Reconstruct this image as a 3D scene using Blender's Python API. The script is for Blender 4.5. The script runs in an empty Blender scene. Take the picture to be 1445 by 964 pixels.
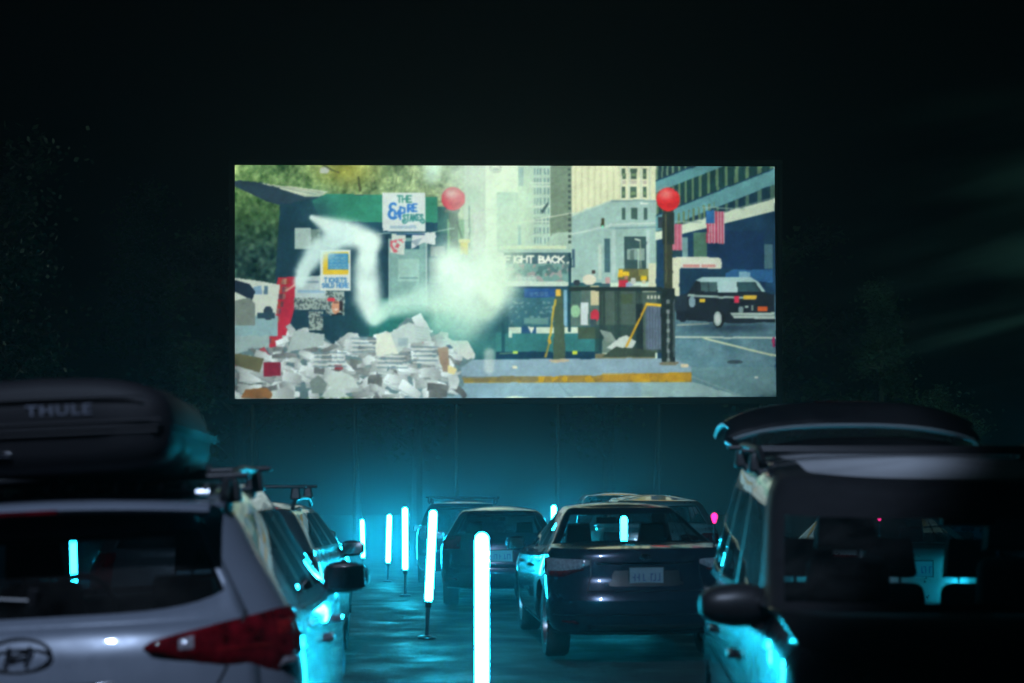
import bpy, bmesh, math, random
import numpy as np
from mathutils import Vector, Matrix
R = math.radians
PI = math.pi
HAZE, LAMP_W, PROJ_W, SCREEN_K, TUBE_K, WORLD_K, MIST, SMOKE = .0010, 3300, 19000, 1.17, 132, .0001, .033, .22
random.seed(7)
scene = bpy.context.scene
COL = scene.collection
F = 2007.0            # focal length in photo pixels (50 mm on 36 mm)
CAM_Z, V0, U0 = 1.65, 700.0, 722.5

def at(u, v, Y):
    "photo pixel and distance -> point"
    return Vector(((u-U0)*Y/F, Y, CAM_Z-(v-V0)*Y/F))

# ---------------------------------------------------------------- objects
def tag(o, label=None, cat=None, group=None, kind=None):
    if label: o['label'] = label
    if cat: o['category'] = cat
    if group: o['group'] = group
    if kind: o['kind'] = kind
    return o

def empty(name, loc=(0, 0, 0), rz=0, parent=None):
    o = bpy.data.objects.new(name, None); COL.objects.link(o)
    o.location = loc; o.rotation_euler = (0, 0, rz); o.parent = parent
    o.empty_display_size = .2
    return o

def copy_tree(o, parent=None):
    c = o.copy(); COL.objects.link(c); c.parent = parent
    for ch in o.children: copy_tree(ch, c)
    return c

class MB:
    "collects geometry for one mesh object"
    def __init__(s): s.v = []; s.f = []; s.m = []; s.key = {}
    def vert(s, p, key=None):
        if key is not None and key in s.key: return s.key[key]
        s.v.append((p[0], p[1], p[2])); i = len(s.v)-1
        if key is not None: s.key[key] = i
        return i
    def face(s, idx, mi=0):
        u = []
        for i in idx:
            if not u or u[-1] != i: u.append(i)
        if u[0] == u[-1]: u.pop()
        if len(u) >= 3: s.f.append(u); s.m.append(mi)
    def quad(s, a, b, c, d, mi=0):
        n = len(s.v); s.v += [tuple(a), tuple(b), tuple(c), tuple(d)]; s.f.append([n, n+1, n+2, n+3]); s.m.append(mi)
    def box(s, c, d, mi=0, rot=None, taper=1.0):
        n = len(s.v); c = Vector(c)
        for z in (-1, 1):
            k = taper if z > 0 else 1
            for x, y in ((-1, -1), (1, -1), (1, 1), (-1, 1)):
                p = Vector((x*d[0]/2*k, y*d[1]/2*k, z*d[2]/2))
                if rot is not None: p = rot @ p
                s.v.append(tuple(c+p))
        for f in ((3, 2, 1, 0), (4, 5, 6, 7), (0, 1, 5, 4), (1, 2, 6, 5), (2, 3, 7, 6), (3, 0, 4, 7)):
            s.f.append([n+i for i in f]); s.m.append(mi)
    def tube(s, pts, r, seg=10, mi=0, caps=True):
        pts = [Vector(p) for p in pts]; rings = []
        for i, p in enumerate(pts):
            d = (pts[min(i+1, len(pts)-1)]-pts[max(i-1, 0)]).normalized()
            a = d.cross(Vector((0, 0, 1)))
            if a.length < .01: a = d.cross(Vector((1, 0, 0)))
            a.normalize(); b = d.cross(a)
            rr = r[i] if isinstance(r, (list, tuple)) else r
            ring = []
            for k in range(seg):
                t = 2*PI*k/seg
                s.v.append(tuple(p+a*math.cos(t)*rr+b*math.sin(t)*rr)); ring.append(len(s.v)-1)
            rings.append(ring)
        for A, B in zip(rings, rings[1:]):
            for k in range(seg):
                s.f.append([A[k], A[(k+1) % seg], B[(k+1) % seg], B[k]]); s.m.append(mi)
        if caps:
            s.f.append(rings[0][::-1]); s.m.append(mi); s.f.append(rings[-1]); s.m.append(mi)
    def lathe(s, prof, c=(0, 0, 0), axis='Z', seg=24, mi=0, closed=False):
        c = Vector(c); rings = []
        for r, h in prof:
            ring = []
            for k in range(seg):
                t = 2*PI*k/seg; a, b = r*math.cos(t), r*math.sin(t)
                p = Vector((a, b, h)) if axis == 'Z' else Vector((h, a, b))
                s.v.append(tuple(c+p)); ring.append(len(s.v)-1)
            rings.append(ring)
        n = len(rings)
        for i in range(n if closed else n-1):
            A, B = rings[i], rings[(i+1) % n]
            for k in range(seg):
                s.f.append([A[k], A[(k+1) % seg], B[(k+1) % seg], B[k]]); s.m.append(mi)
    def build(s, name, mats, parent=None, smooth=True, ang=35, bevel=0, sub=0, fix=True):
        me = bpy.data.meshes.new(name)
        me.from_pydata(s.v, [], s.f)
        if not isinstance(mats, (list, tuple)): mats = [mats]
        for m in mats: me.materials.append(m)
        me.polygons.foreach_set('material_index', s.m)
        if fix:
            bm = bmesh.new(); bm.from_mesh(me)
            bmesh.ops.recalc_face_normals(bm, faces=bm.faces); bm.to_mesh(me); bm.free()
        if smooth:
            me.shade_smooth()
            if ang: me.set_sharp_from_angle(angle=R(ang))
        o = bpy.data.objects.new(name, me); COL.objects.link(o); o.parent = parent
        if bevel:
            b = o.modifiers.new('bevel', 'BEVEL'); b.width = bevel; b.segments = 3; b.limit_method = 'ANGLE'; b.angle_limit = R(40)
        if sub:
            b = o.modifiers.new('sub', 'SUBSURF'); b.levels = sub; b.render_levels = sub
        return o

# ---------------------------------------------------------------- materials
MATS = {}
def nodes(name):
    m = bpy.data.materials.new(name); m.use_nodes = True
    nt = m.node_tree
    return m, nt, nt.nodes['Principled BSDF']

def noise_into(nt, target, scale, detail=4, lo=0, hi=1, rough=.6, coord='Object', dist=0):
    tc = nt.nodes.new('ShaderNodeTexCoord'); n = nt.nodes.new('ShaderNodeTexNoise')
    n.inputs['Scale'].default_value = scale; n.inputs['Detail'].default_value = detail
    n.inputs['Roughness'].default_value = rough; n.inputs['Distortion'].default_value = dist
    nt.links.new(tc.outputs[coord], n.inputs['Vector'])
    mr = nt.nodes.new('ShaderNodeMapRange'); mr.inputs['From Min'].default_value = .3; mr.inputs['From Max'].default_value = .7
    mr.inputs['To Min'].default_value = lo; mr.inputs['To Max'].default_value = hi
    nt.links.new(n.outputs['Fac'], mr.inputs['Value'])
    if target is not None: nt.links.new(mr.outputs[0], target)
    return mr.outputs[0], n

def bump(nt, p, fac, strength=.3, dist=.01):
    b = nt.nodes.new('ShaderNodeBump'); b.inputs['Strength'].default_value = strength; b.inputs['Distance'].default_value = dist
    nt.links.new(fac, b.inputs['Height']); nt.links.new(b.outputs[0], p.inputs['Normal'])

def mix_col(nt, target, fac, a, b):
    mx = nt.nodes.new('ShaderNodeMix'); mx.data_type = 'RGBA'
    mx.inputs[6].default_value = (*a, 1); mx.inputs[7].default_value = (*b, 1)
    nt.links.new(fac, mx.inputs[0]); nt.links.new(mx.outputs[2], target)

def paint(name, col, metal=.5, rough=.28, coat=1.0, dirt=.12):
    "car paint: flakes, clear coat and a thin uneven film of dust"
    m, nt, p = nodes(name)
    fac, _ = noise_into(nt, None, 3.5, 6, 0, 1)
    mix_col(nt, p.inputs['Base Color'], fac, col, tuple(c*(1-dirt)+.10*dirt for c in col))
    p.inputs['Metallic'].default_value = metal
    noise_into(nt, p.inputs['Roughness'], 9, 5, rough*.85, rough*1.35)
    p.inputs['Coat Weight'].default_value = coat
    noise_into(nt, p.inputs['Coat Roughness'], 25, 4, .02, .06)
    return m

def plain(name, col, rough=.5, metal=0, var=.25, scale=12, bmp=0, spec=.5):
    m, nt, p = nodes(name)
    fac, _ = noise_into(nt, None, scale, 4, 0, 1)
    mix_col(nt, p.inputs['Base Color'], fac, tuple(c*(1-var) for c in col), tuple(min(1, c*(1+var)) for c in col))
    p.inputs['Metallic'].default_value = metal; p.inputs['Roughness'].default_value = rough
    p.inputs['Specular IOR Level'].default_value = spec
    if bmp: bump(nt, p, fac, bmp, .005)
    return m

def glass(name, tint, rough=.015, dust=.03):
    m = bpy.data.materials.new(name); m.use_nodes = True; nt = m.node_tree; nt.nodes.clear()
    out = nt.nodes.new('ShaderNodeOutputMaterial')
    tr = nt.nodes.new('ShaderNodeBsdfTransparent'); tr.inputs[0].default_value = (*tint, 1)
    gl = nt.nodes.new('ShaderNodeBsdfGlossy'); gl.inputs['Roughness'].default_value = rough
    df = nt.nodes.new('ShaderNodeBsdfDiffuse'); df.inputs[0].default_value = (.35, .36, .36, 1)
    fr = nt.nodes.new('ShaderNodeFresnel'); geo = nt.nodes.new('ShaderNodeNewGeometry'); mrf = nt.nodes.new('ShaderNodeMapRange'); mrf.inputs['To Min'].default_value = 1.52; mrf.inputs['To Max'].default_value = 1/1.52
    nt.links.new(geo.outputs['Backfacing'], mrf.inputs['Value']); nt.links.new(mrf.outputs[0], fr.inputs[0])
    m1 = nt.nodes.new('ShaderNodeMixShader'); m2 = nt.nodes.new('ShaderNodeMixShader')
    noise_into(nt, m2.inputs[0], 5, 6, 0, dust*1.6)
    nt.links.new(fr.outputs[0], m1.inputs[0]); nt.links.new(tr.outputs[0], m1.inputs[1]); nt.links.new(gl.outputs[0], m1.inputs[2])
    nt.links.new(m1.outputs[0], m2.inputs[1]); nt.links.new(df.outputs[0], m2.inputs[2]); nt.links.new(m2.outputs[0], out.inputs[0])
    return m

def emit(name, col, strength):
    m = bpy.data.materials.new(name); m.use_nodes = True; nt = m.node_tree; nt.nodes.clear()
    out = nt.nodes.new('ShaderNodeOutputMaterial'); e = nt.nodes.new('ShaderNodeEmission')
    e.inputs[0].default_value = (*col, 1); e.inputs[1].default_value = strength
    nt.links.new(e.outputs[0], out.inputs[0])
    return m

M_pearl = paint('pearl white paint', (.18, .205, .25), .15, .3)
M_litpale = paint('pale lit tone', (.85, .87, .9), .0, .4)  # pale tone holds the light on the right SUV's roof and tailgate rim
M_smoke = paint('smoke grey metallic paint', (.055, .06, .068), .6, .26)
M_shadeblack = paint('black for shade', (.012, .012, .014), .2, .2)  # shade on the right SUV's hood is put into this black
M_dark = paint('charcoal metallic paint', (.022, .036, .058), .55, .2)
M_grey = paint('grey metallic paint', (.16, .17, .18), .7, .3)
M_silver = paint('silver metallic paint', (.45, .46, .46), .8, .3)
M_blue = paint('dark blue paint', (.02, .03, .07), .5, .25)
M_green = paint('dark green paint', (.03, .06, .05), .5, .28)
M_trim = plain('black trim plastic', (.018, .018, .02), .42, var=.15)
M_rubber = plain('tyre rubber', (.02, .02, .02), .8, bmp=.3, scale=40)
M_rim = plain('alloy rim', (.5, .5, .52), .3, .9)
M_chrome = plain('chrome', (.75, .75, .78), .12, 1.0, var=.05)
M_seat = plain('dark seat cloth', (.025, .024, .026), .85, bmp=.2, scale=60)
M_lining = plain('dark cabin lining', (.03, .03, .032), .8)
M_plate = plain('licence plate', (.22, .25, .28), .35, var=.1, scale=60)
M_plateink = plain('licence plate ink', (.05, .08, .2), .5)
M_red = plain('red lamp lens', (.085, .002, .005), .1, var=.8, scale=16)
M_redbright = plain('red inner reflector', (.26, .01, .012), .15, .3, var=.4, scale=40)
M_redclear = plain('clear lamp lens', (.45, .42, .46), .1, .5, var=.4, scale=40)
M_mirror = plain('mirror glass', (.7, .7, .7), .05, 1.0, var=.02)
M_glass = glass('car glass', (.62, .68, .68))
M_privacy = glass('privacy glass', (.30, .33, .35), dust=.02)
M_panroof = plain('dark roof glass', (.01, .01, .012), .08, var=.1, scale=4)
M_boxshell = plain('roof box plastic', (.008, .008, .010), .6, bmp=.15, scale=200, spec=.25)
M_pole = plain('stand pole metal', (.10, .10, .11), .3, .8)
M_tube = emit('lit led diffuser', (.014, .66, 1.0), TUBE_K)
M_pink = emit('lit pink bulb', (1.0, .02, .22), 4.0)
# ---------------------------------------------------------------- the moving picture (painted as vertex colours on the screen)
PX0, PX1, PY0, PY1 = 331, 1095, 233, 563
PW, PH = PX1-PX0+1, PY1-PY0+1
rng = np.random.default_rng(3)
IMG = np.zeros((PH, PW, 3), np.float32)
XX, YY = np.meshgrid(np.arange(PX0, PX1+1, dtype=np.float32), np.arange(PY0, PY1+1, dtype=np.float32))

def blur(a, s):
    r = max(1, int(3*s)); k = np.exp(-np.arange(-r, r+1)**2/(2*s*s)); k /= k.sum()
    def c1(b, ax):
        pad = [(0, 0)]*b.ndim; pad[ax] = (r, r); p = np.pad(b, pad, mode='edge'); o = np.zeros_like(b)
        for i, w in enumerate(k):
            sl = [slice(None)]*b.ndim; sl[ax] = slice(i, i+b.shape[ax]); o += w*p[tuple(sl)]
        return o
    return c1(c1(a, 0), 1)
def nz(s, seed=0):
    g = np.random.default_rng(seed).standard_normal((PH, PW)).astype(np.float32)
    g = blur(g, s) if s > .3 else g
    return g/g.std()
def mask_poly(pts):
    m = np.zeros((PH, PW), bool); n = len(pts)
    for i in range(n):
        x0, y0 = pts[i]; x1, y1 = pts[(i+1) % n]
        if y0 == y1: continue
        c = (YY >= min(y0, y1)) & (YY < max(y0, y1)) & (XX < (x1-x0)*(YY-y0)/(y1-y0)+x0)
        m ^= c
    return m
def put(m, col, a=1.0):
    global IMG
    w = (m.astype(np.float32)*a)[..., None]
    c = np.array(col, np.float32)
    IMG = IMG*(1-w)+c*w
def poly(pts, col, a=1.0): put(mask_poly(pts), col, a)
def rect(x0, y0, x1, y1, col, a=1.0): put((XX >= x0) & (XX < x1) & (YY >= y0) & (YY < y1), col, a)
def disc(cx, cy, rx, ry, col, a=1.0, soft=0):
    d = ((XX-cx)/rx)**2+((YY-cy)/ry)**2
    put((d < 1) if not soft else np.exp(-d*soft), col, a)
def line(x0, y0, x1, y1, w, col, a=1.0):
    dx, dy = x1-x0, y1-y0; L2 = dx*dx+dy*dy+1e-9
    t = np.clip(((XX-x0)*dx+(YY-y0)*dy)/L2, 0, 1)
    d = np.hypot(XX-x0-t*dx, YY-y0-t*dy)
    put(np.clip(w/2+.5-d, 0, 1), col, a)
GL = {'A': [(0,0,.5,1),(.5,1,1,0),(.2,.4,.8,.4)], 'B': [(0,0,0,1),(0,1,.8,.85),(.8,.85,.8,.6),(0,.5,.8,.6),(0,.5,1,.35),(1,.35,.9,.05),(.9,.05,0,0)],
 'C': [(1,.85,.5,1),(.5,1,0,.7),(0,.7,0,.3),(0,.3,.5,0),(.5,0,1,.15)], 'D': [(0,0,0,1),(0,1,.7,.9),(.7,.9,1,.5),(1,.5,.7,.1),(.7,.1,0,0)],
 'E': [(0,0,0,1),(0,1,1,1),(0,.5,.8,.5),(0,0,1,0)], 'F': [(0,0,0,1),(0,1,1,1),(0,.5,.8,.5)],
 'G': [(1,.85,.5,1),(.5,1,0,.7),(0,.7,0,.3),(0,.3,.5,0),(.5,0,1,.15),(1,.15,1,.45),(1,.45,.6,.45)],
 'H': [(0,0,0,1),(1,0,1,1),(0,.5,1,.5)], 'I': [(.5,0,.5,1)], 'K': [(0,0,0,1),(0,.4,1,1),(.3,.6,1,0)], 'L': [(0,1,0,0),(0,0,1,0)],
 'M': [(0,0,0,1),(0,1,.5,.4),(.5,.4,1,1),(1,1,1,0)], 'O': [(.5,0,0,.5),(0,.5,.5,1),(.5,1,1,.5),(1,.5,.5,0)],
 'P': [(0,0,0,1),(0,1,1,.9),(1,.9,1,.55),(1,.55,0,.45)], 'R': [(0,0,0,1),(0,1,1,.9),(1,.9,1,.55),(1,.55,0,.45),(.4,.45,1,0)],
 'S': [(1,.85,.5,1),(.5,1,0,.8),(0,.8,1,.25),(1,.25,.5,0),(.5,0,0,.15)], 'T': [(0,1,1,1),(.5,1,.5,0)], '.': [(.4,0,.5,.05)]}
def text(s, x, y, w, h, gap, lw, col, a=1.0, slope=0):
    for ch in s:
        for (a0, b0, a1, b1) in GL.get(ch, []):
            line(x+a0*w, y-b0*h, x+a1*w, y-b1*h, lw, col, a)
        k = .45 if ch in 'I.' else 1
        if ch == ' ': k = .6
        x += w*k+gap; y += slope

put(XX > 0, (205, 232, 206))
# foliage
g = nz(1.2, 1)*.55+nz(3.5, 2)*.6+nz(9, 3)*.5
t = np.clip((XX-331)/330, 0, 1)
fol = np.stack([88+55*t+26*g, 130+35*t+26*g, 72+55*t+18*g], -1)
m = (XX < 690).astype(np.float32)*np.clip((700-XX)/70, 0, 1)
IMG = IMG*(1-m[..., None])+fol*m[..., None]
disc(488, 240, 46, 26, (140, 128, 30), .6, soft=1.2)
disc(458, 240, 7, 5, (190, 200, 190), .9)
line(455, 233, 478, 244, 1.5, (50, 60, 40)); line(506, 250, 508, 268, 3, (70, 80, 50))
for (x, y) in ((430, 245), (560, 250), (600, 262), (583, 240)): line(x, y, x+random.uniform(-6, 6), y+22, 1.5, (80, 100, 70), .7)
disc(610, 238, 14, 20, (190, 225, 205), .8, soft=1.2)
# dark trees at the far left
g2 = nz(2.2, 5)
for k in range(1):
    w = np.clip((YY-270)/50, 0, 1)*(XX < 398)
    col = np.stack([62-30*np.clip((YY-300)/60, 0, 1)+14*g2, 100-36*np.clip((YY-300)/60, 0, 1)+16*g2, 62-2*np.clip((YY-300)/60, 0, 1)+12*g2], -1)
    IMG = IMG*(1-w[..., None])+col*w[..., None]
# kiosk and its roof
poly([(331, 254), (372, 258), (452, 277), (470, 273), (555, 275), (555, 330), (396, 330), (396, 290), (376, 284), (331, 263)], (38, 62, 78))
poly([(395, 288), (445, 280), (640, 318), (640, 520), (380, 520)], (22, 56, 72)); put((XX > 520)*(XX < 640)*(YY > 420)*(YY < 520), (30, 100, 98), .8); disc(560, 455, 60, 30, (40, 130, 116), .5, soft=1.2)
poly([(366, 258), (402, 263), (405, 262), (463, 270), (452, 277), (432, 278), (400, 268)], (208, 222, 190))
line(380, 261, 445, 274, 1, (120, 140, 130)); line(400, 263, 455, 272, 1, (150, 160, 140))
poly([(440, 283), (462, 273), (541, 275), (618, 278), (618, 317), (541, 314), (452, 311)], (46, 130, 104))
disc(450, 300, 24, 26, (36, 80, 92), .8, soft=1.2)
rect(500, 314, 640, 331, (24, 66, 86)); rect(618, 292, 640, 330, (40, 90, 88))
rect(600, 331, 632, 440, (44, 86, 96)); rect(608, 348, 628, 362, (120, 140, 140)); rect(606, 364, 628, 400, (96, 132, 132))
# far buildings
rect(632, 310, 668, 372, (96, 150, 110)); put((XX > 655)*(XX < 690)*(YY < 390), (182, 202, 184), .85)
poly([(686, 233), (734, 233), (734, 380), (686, 380)], (224, 242, 214)); disc(668, 275, 14, 20, (130, 165, 140), .6, soft=1.5)
disc(700, 237, 9, 7, (190, 210, 190)); disc(700, 236, 6, 4, (224, 240, 214)); line(696, 238, 704, 238, 2, (140, 170, 160))
rect(662, 290, 664, 350, (90, 120, 110)); rect(668, 300, 685, 360, (190, 200, 190))
rect(702, 271, 732, 356, (156, 190, 172)); disc(716, 292, 18, 22, (120, 160, 160), .5, soft=1.5)
rect(732, 233, 780, 356, (172, 203, 182)); rect(733, 236, 740, 262, (110, 150, 160)); rect(732, 318, 736, 346, (90, 140, 160))
for cy in range(237, 350, 14):
    for cx in (755, 759, 763, 769, 774): rect(cx, cy, cx+2, cy+9, (110, 146, 144))
for y in (257, 262, 290, 312): rect(748, y, 780, y+2, (196, 218, 196))
poly([(764, 297), (774, 284), (775, 288), (766, 302)], (60, 85, 85))
rect(778, 233, 808, 336, (118, 142, 120)); put((XX > 778)*(XX < 808)*(YY < 336)*(np.sin(XX*2.2+YY*.25) > .2), (100, 125, 108), .6)
poly([(766, 356), (780, 330), (808, 326), (812, 356)], (160, 190, 170))
for y in range(236, 345, 8): rect(803, y, 807, y+4, (60, 80, 76))
# cream tower
rect(808, 233, 930, 300, (216, 224, 184))
for x in range(812, 878, 9): rect(x, 233, x+3, 300, (200, 208, 168))
for x in (877, 888, 905, 917): rect(x, 233, x+3, 283, (196, 212, 184))
for (x, w) in ((879, 5), (891, 9), (909, 5)):
    for (y0, y1) in ((237, 252), (263, 279), (293, 310)): rect(x, y0, x+w, y1, (66, 92, 78)); rect(x+1, y0+7, x+w-1, y1-4, (110, 140, 100))
    rect(x, 254, x+w, 259, (180, 178, 160))
poly([(808, 305), (862, 282), (930, 282), (930, 400), (808, 400)], (152, 188, 178))
for (x, w) in ((879, 5), (892, 9), (910, 5)): rect(x, 293, x+w, 310, (58, 88, 82))
line(808, 303, 864, 282, 2, (190, 212, 190)); line(864, 283, 928, 283, 2, (120, 150, 150))
line(808, 330, 862, 319, 3, (184, 208, 196)); line(862, 317, 928, 314, 3, (184, 208, 196)); line(862, 322, 928, 320, 2, (110, 145, 150))
rect(882, 334, 913, 382, (48, 76, 78)); rect(886, 352, 911, 368, (130, 160, 150)); rect(890, 354, 896, 368, (84, 110, 104)); rect(901, 352, 903, 380, (165, 200, 180))
rect(854, 337, 862, 385, (60, 96, 104)); rect(864, 326, 870, 395, (172, 202, 194)); rect(845, 345, 850, 395, (180, 205, 190))
rect(913, 325, 918, 395, (176, 204, 196)); line(897, 337, 904, 339, 2, (220, 240, 220)); line(904, 339, 905, 378, 1.5, (150, 170, 150))
rect(849, 308, 854, 321, (60, 60, 40)); disc(851, 320.5, 2, 2, (120, 230, 190)); line(808, 300, 700, 320, 1.2, (214, 226, 200)); line(700, 322, 632, 345, 1, (190, 210, 190), .6)
rect(905, 286, 916, 288, (210, 225, 210))
# street corner crowd and signs
rect(808, 352, 812, 378, (60, 90, 110)); rect(874, 380, 922, 398, (92, 96, 62))
rect(874, 381, 880, 392, (222, 180, 40)); rect(902, 381, 917, 390, (130, 130, 70))
for (x, y, c, h) in ((884, 387, (225, 190, 40), (170, 120, 100)), (909, 393, (222, 190, 40), (200, 190, 150))):
    disc(x, y, 5, 4, c); disc(x, y+5, 3, 3, h)
rect(874, 396, 887, 410, (190, 40, 60)); rect(884, 400, 894, 411, (140, 160, 190)); disc(858, 396, 4, 5, (190, 150, 150)); rect(850, 401, 862, 412, (60, 90, 100))
disc(894, 397, 4, 5, (190, 200, 190)); rect(890, 404, 905, 412, (150, 170, 160)); rect(916, 372, 936, 414, (206, 214, 180)); rect(930, 375, 935, 385, (60, 90, 120))
# dark office block with slanted bands
poly([(927, 233), (1095, 233), (1095, 420), (927, 420)], (26, 60, 82))
sl = -.40
def band(a0, a1, col, x0=927, bars=None):
    m = (YY > a0+sl*(XX-927)) & (YY < a1+sl*(XX-927)) & (XX >= x0)
    put(m, col)
    if bars:
        sp = 7+(XX-927)*.028
        put(m & ((((XX-927)/sp) % 1) < .34), bars)
band(233, 253, (24, 52, 58), bars=(96, 128, 104)); band(255, 271, (88, 146, 150)); band(271, 302, (24, 58, 60), bars=(88, 122, 92))
band(304, 326, (92, 150, 154)); band(326, 380, (20, 50, 66), bars=(70, 106, 92))
put((YY > 327-.28*(XX-927)) & (XX > 927), (24, 56, 84))
put((YY > 309-.30*(XX-927)) & (YY < 350) & (XX > 945) & (XX < 1010) & (YY < 327-.28*(XX-927)) & (((XX-927)/7.4 % 1) < .35), (92, 118, 84))
poly([(926, 327), (1095, 279), (1095, 297), (926, 339)], (206, 226, 198)); line(930, 326, 1095, 277, 1.5, (100, 130, 130))
rect(964, 335, 972, 364, (110, 150, 150)); rect(980, 328, 999, 364, (70, 110, 92)); put((XX > 999)*(YY > 325)*(YY < 420)*(XX < 1080), (20, 46, 80), .9)
rect(1080, 345, 1092, 380, (70, 110, 120)); rect(948, 345, 962, 362, (30, 60, 70))
def flag(x0, y0, x1, y1, cx, cy):
    n = 6
    for i in range(n*2):
        a = x0+(x1-x0)*i/(n*2); b = x0+(x1-x0)*(i+1)/(n*2)
        rect(a, y0+(a-x0)*.02, b, y1-1+((i*7) % 3)*.5, (178, 60, 88) if i % 2 == 0 else (196, 160, 170))
    rect(x0, y0, cx, cy, (40, 96, 150))
line(994, 292, 1052, 294, 1.5, (140, 170, 160)); flag(998, 297, 1024, 344, 1010, 315)
line(948, 312, 990, 313, 1.5, (140, 170, 160)); flag(949, 315, 964, 354, 953, 330)
# delivery truck and parked cars
poly([(948, 364), (962, 362), (960, 418), (948, 420)], (214, 222, 190)); poly([(961, 362), (1018, 364), (1020, 372), (1017, 380), (962, 377)], (206, 218, 196))
rect(963, 372, 1015, 379, (212, 216, 200)); text('SSSSSS SSSSS', 965, 377, 3, 3, .9, 1, (180, 70, 70), .7)
rect(960, 380, 1062, 418, (22, 52, 76)); poly([(1025, 386), (1035, 381), (1092, 380), (1092, 400), (1025, 392)], (40, 92, 140)); rect(1044, 384, 1060, 392, (120, 170, 190))
# roadway
poly([(950, 418), (1095, 415), (1095, 563), (950, 563)], (88, 130, 142))
gg = nz(6, 8)*5+nz(1, 9)*3
m = ((XX > 952) & (YY > 440)).astype(np.float32)[..., None]; IMG += m*gg[..., None]
put((YY > 520)*(XX > 950), (110, 150, 148), .4)
poly([(952, 473), (1095, 473), (1095, 480), (952, 482)], (80, 120, 132)); line(952, 477, 1095, 478.5, 2.2, (200, 220, 200)); line(990, 478, 1095, 505, 2.6, (200, 218, 180))
line(956, 460, 1000, 458, 2, (190, 205, 180)); disc(1037, 513, 12, 2.5, (50, 70, 80)); disc(1067, 535, 3, 2, (200, 215, 205))
line(975, 533, 1050, 563, 1.5, (150, 180, 175), .6); disc(1062, 525, 22, 6, (80, 118, 128), .4, soft=1)
# black cab
disc(1030, 464, 70, 10, (30, 50, 66), .9, soft=1.4)
poly([(952, 420), (972, 414), (983, 396), (990, 393), (1058, 391), (1070, 398), (1080, 413), (1094, 416), (1094, 456), (1040, 458), (955, 452)], (24, 34, 44))
poly([(983, 396), (992, 392), (1060, 391), (1072, 399), (1081, 413), (1076, 413), (1066, 399), (1022, 398), (1020, 414), (1015, 414), (1012, 399), (990, 398)], (160, 200, 198))
poly([(1022, 398), (1040, 397), (1042, 414), (1020, 414)], (170, 205, 204)); poly([(1042, 398), (1064, 399), (1074, 413), (1042, 413)], (44, 76, 84))
rect(990, 399, 1013, 413, (60, 90, 92)); line(972, 418, 1050, 421, 3, (150, 180, 172)); line(1000, 399, 1001, 413, 1.5, (30, 44, 52))
rect(988, 423, 996, 428, (222, 190, 50)); rect(1037, 419, 1044, 429, (214, 50, 80)); rect(1050, 418, 1069, 424, (214, 180, 60)); rect(1070, 434, 1084, 441, (210, 90, 40))
disc(977, 427, 5, 8, (120, 150, 160)); poly([(1030, 442), (1094, 443), (1094, 452), (1036, 450)], (170, 195, 185)); line(1032, 446, 1094, 447, 1, (90, 110, 110))
disc(1014, 451, 8.5, 13, (22, 28, 34)); disc(1013, 451, 6, 10.5, (150, 175, 170)); disc(1013, 451, 3.4, 7, (190, 205, 200)); disc(963, 446, 6, 10, (24, 34, 46))
disc(1046, 438, 4, 5, (120, 150, 150)); disc(1054, 434, 3, 2, (160, 190, 180)); rect(1061, 432, 1064, 440, (110, 130, 130)); rect(952, 418, 970, 440, (30, 44, 56), .8)
rect(1091, 478, 1095, 492, (170, 40, 90))
# stairway entrance
rect(640, 400, 850, 510, (32, 80, 92))
rect(706, 347, 800, 352, (196, 216, 180)); rect(706, 352, 806, 357, (150, 185, 172))
rect(712, 357, 806, 373, (60, 92, 100)); rect(714, 373, 806, 398, (110, 155, 146))
put((XX > 716)*(XX < 806)*(YY > 373)*(YY < 398)*(nz(2, 22) > .6), (180, 150, 150), .6); put((XX > 716)*(XX < 806)*(YY > 373)*(YY < 398)*(nz(2.2, 23) > .7), (60, 100, 100), .7)
text('FIGHT BACK.', 713, 371, 7.4, 9.5, 1.8, 2.6, (232, 240, 222))
text('SSSS', 733, 398, 4.5, 6, 1.6, 1.6, (200, 220, 206), .9); rect(728, 389, 758, 399, (176, 206, 190), .5)
rect(712, 398, 806, 405, (190, 214, 196)); rect(803, 357, 807, 410, (26, 60, 72)); rect(706, 405, 812, 409, (30, 62, 84))
rect(740, 408, 785, 421, (34, 74, 130)); text('SSSS', 748, 418, 5, 5, 2, 1.2, (90, 130, 160), .7)
rect(718, 421, 785, 462, (50, 100, 112)); put((XX > 720)*(XX < 784)*(YY > 424)*(YY < 460)*(nz(1.2, 30) > .8)*(np.sin(YY*.9) > -.2), (120, 160, 158), .7); rect(740, 450, 774, 459, (92, 140, 136))
rect(718, 463, 845, 472, (200, 220, 196)); rect(736, 463, 757, 472, (30, 70, 110)); poly([(745, 463), (750, 472), (754, 463)], (220, 230, 210)); rect(700, 472, 845, 508, (44, 110, 112)); rect(816, 463, 850, 480, (56, 76, 60))
disc(675, 490, 60, 18, (56, 126, 122), .8, soft=.8); rect(700, 498, 845, 508, (18, 52, 74)); line(705, 500, 730, 499, 1, (120, 170, 120)); rect(724, 497, 731, 501, (170, 210, 90)); rect(808, 497, 815, 502, (190, 210, 60))
rect(718, 467, 723, 478, (190, 220, 200)); rect(708, 442, 713, 498, (26, 74, 84))
poly([(650, 509), (846, 507), (952, 508), (976, 520), (976, 528), (640, 536)], (132, 164, 178)); poly([(600, 541), (976, 541), (1030, 563), (600, 563)], (134, 172, 184))
put((XX > 560)*(XX < 700)*(YY > 541), (128, 166, 180)); poly([(905, 541), (976, 541), (1048, 563), (905, 563)], (140, 176, 176)); line(788, 543, 806, 562, 1, (100, 140, 150))
poly([(648, 535), (720, 533), (848, 531), (976, 527), (976, 541), (850, 542), (648, 541)], (148, 122, 50))
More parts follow.
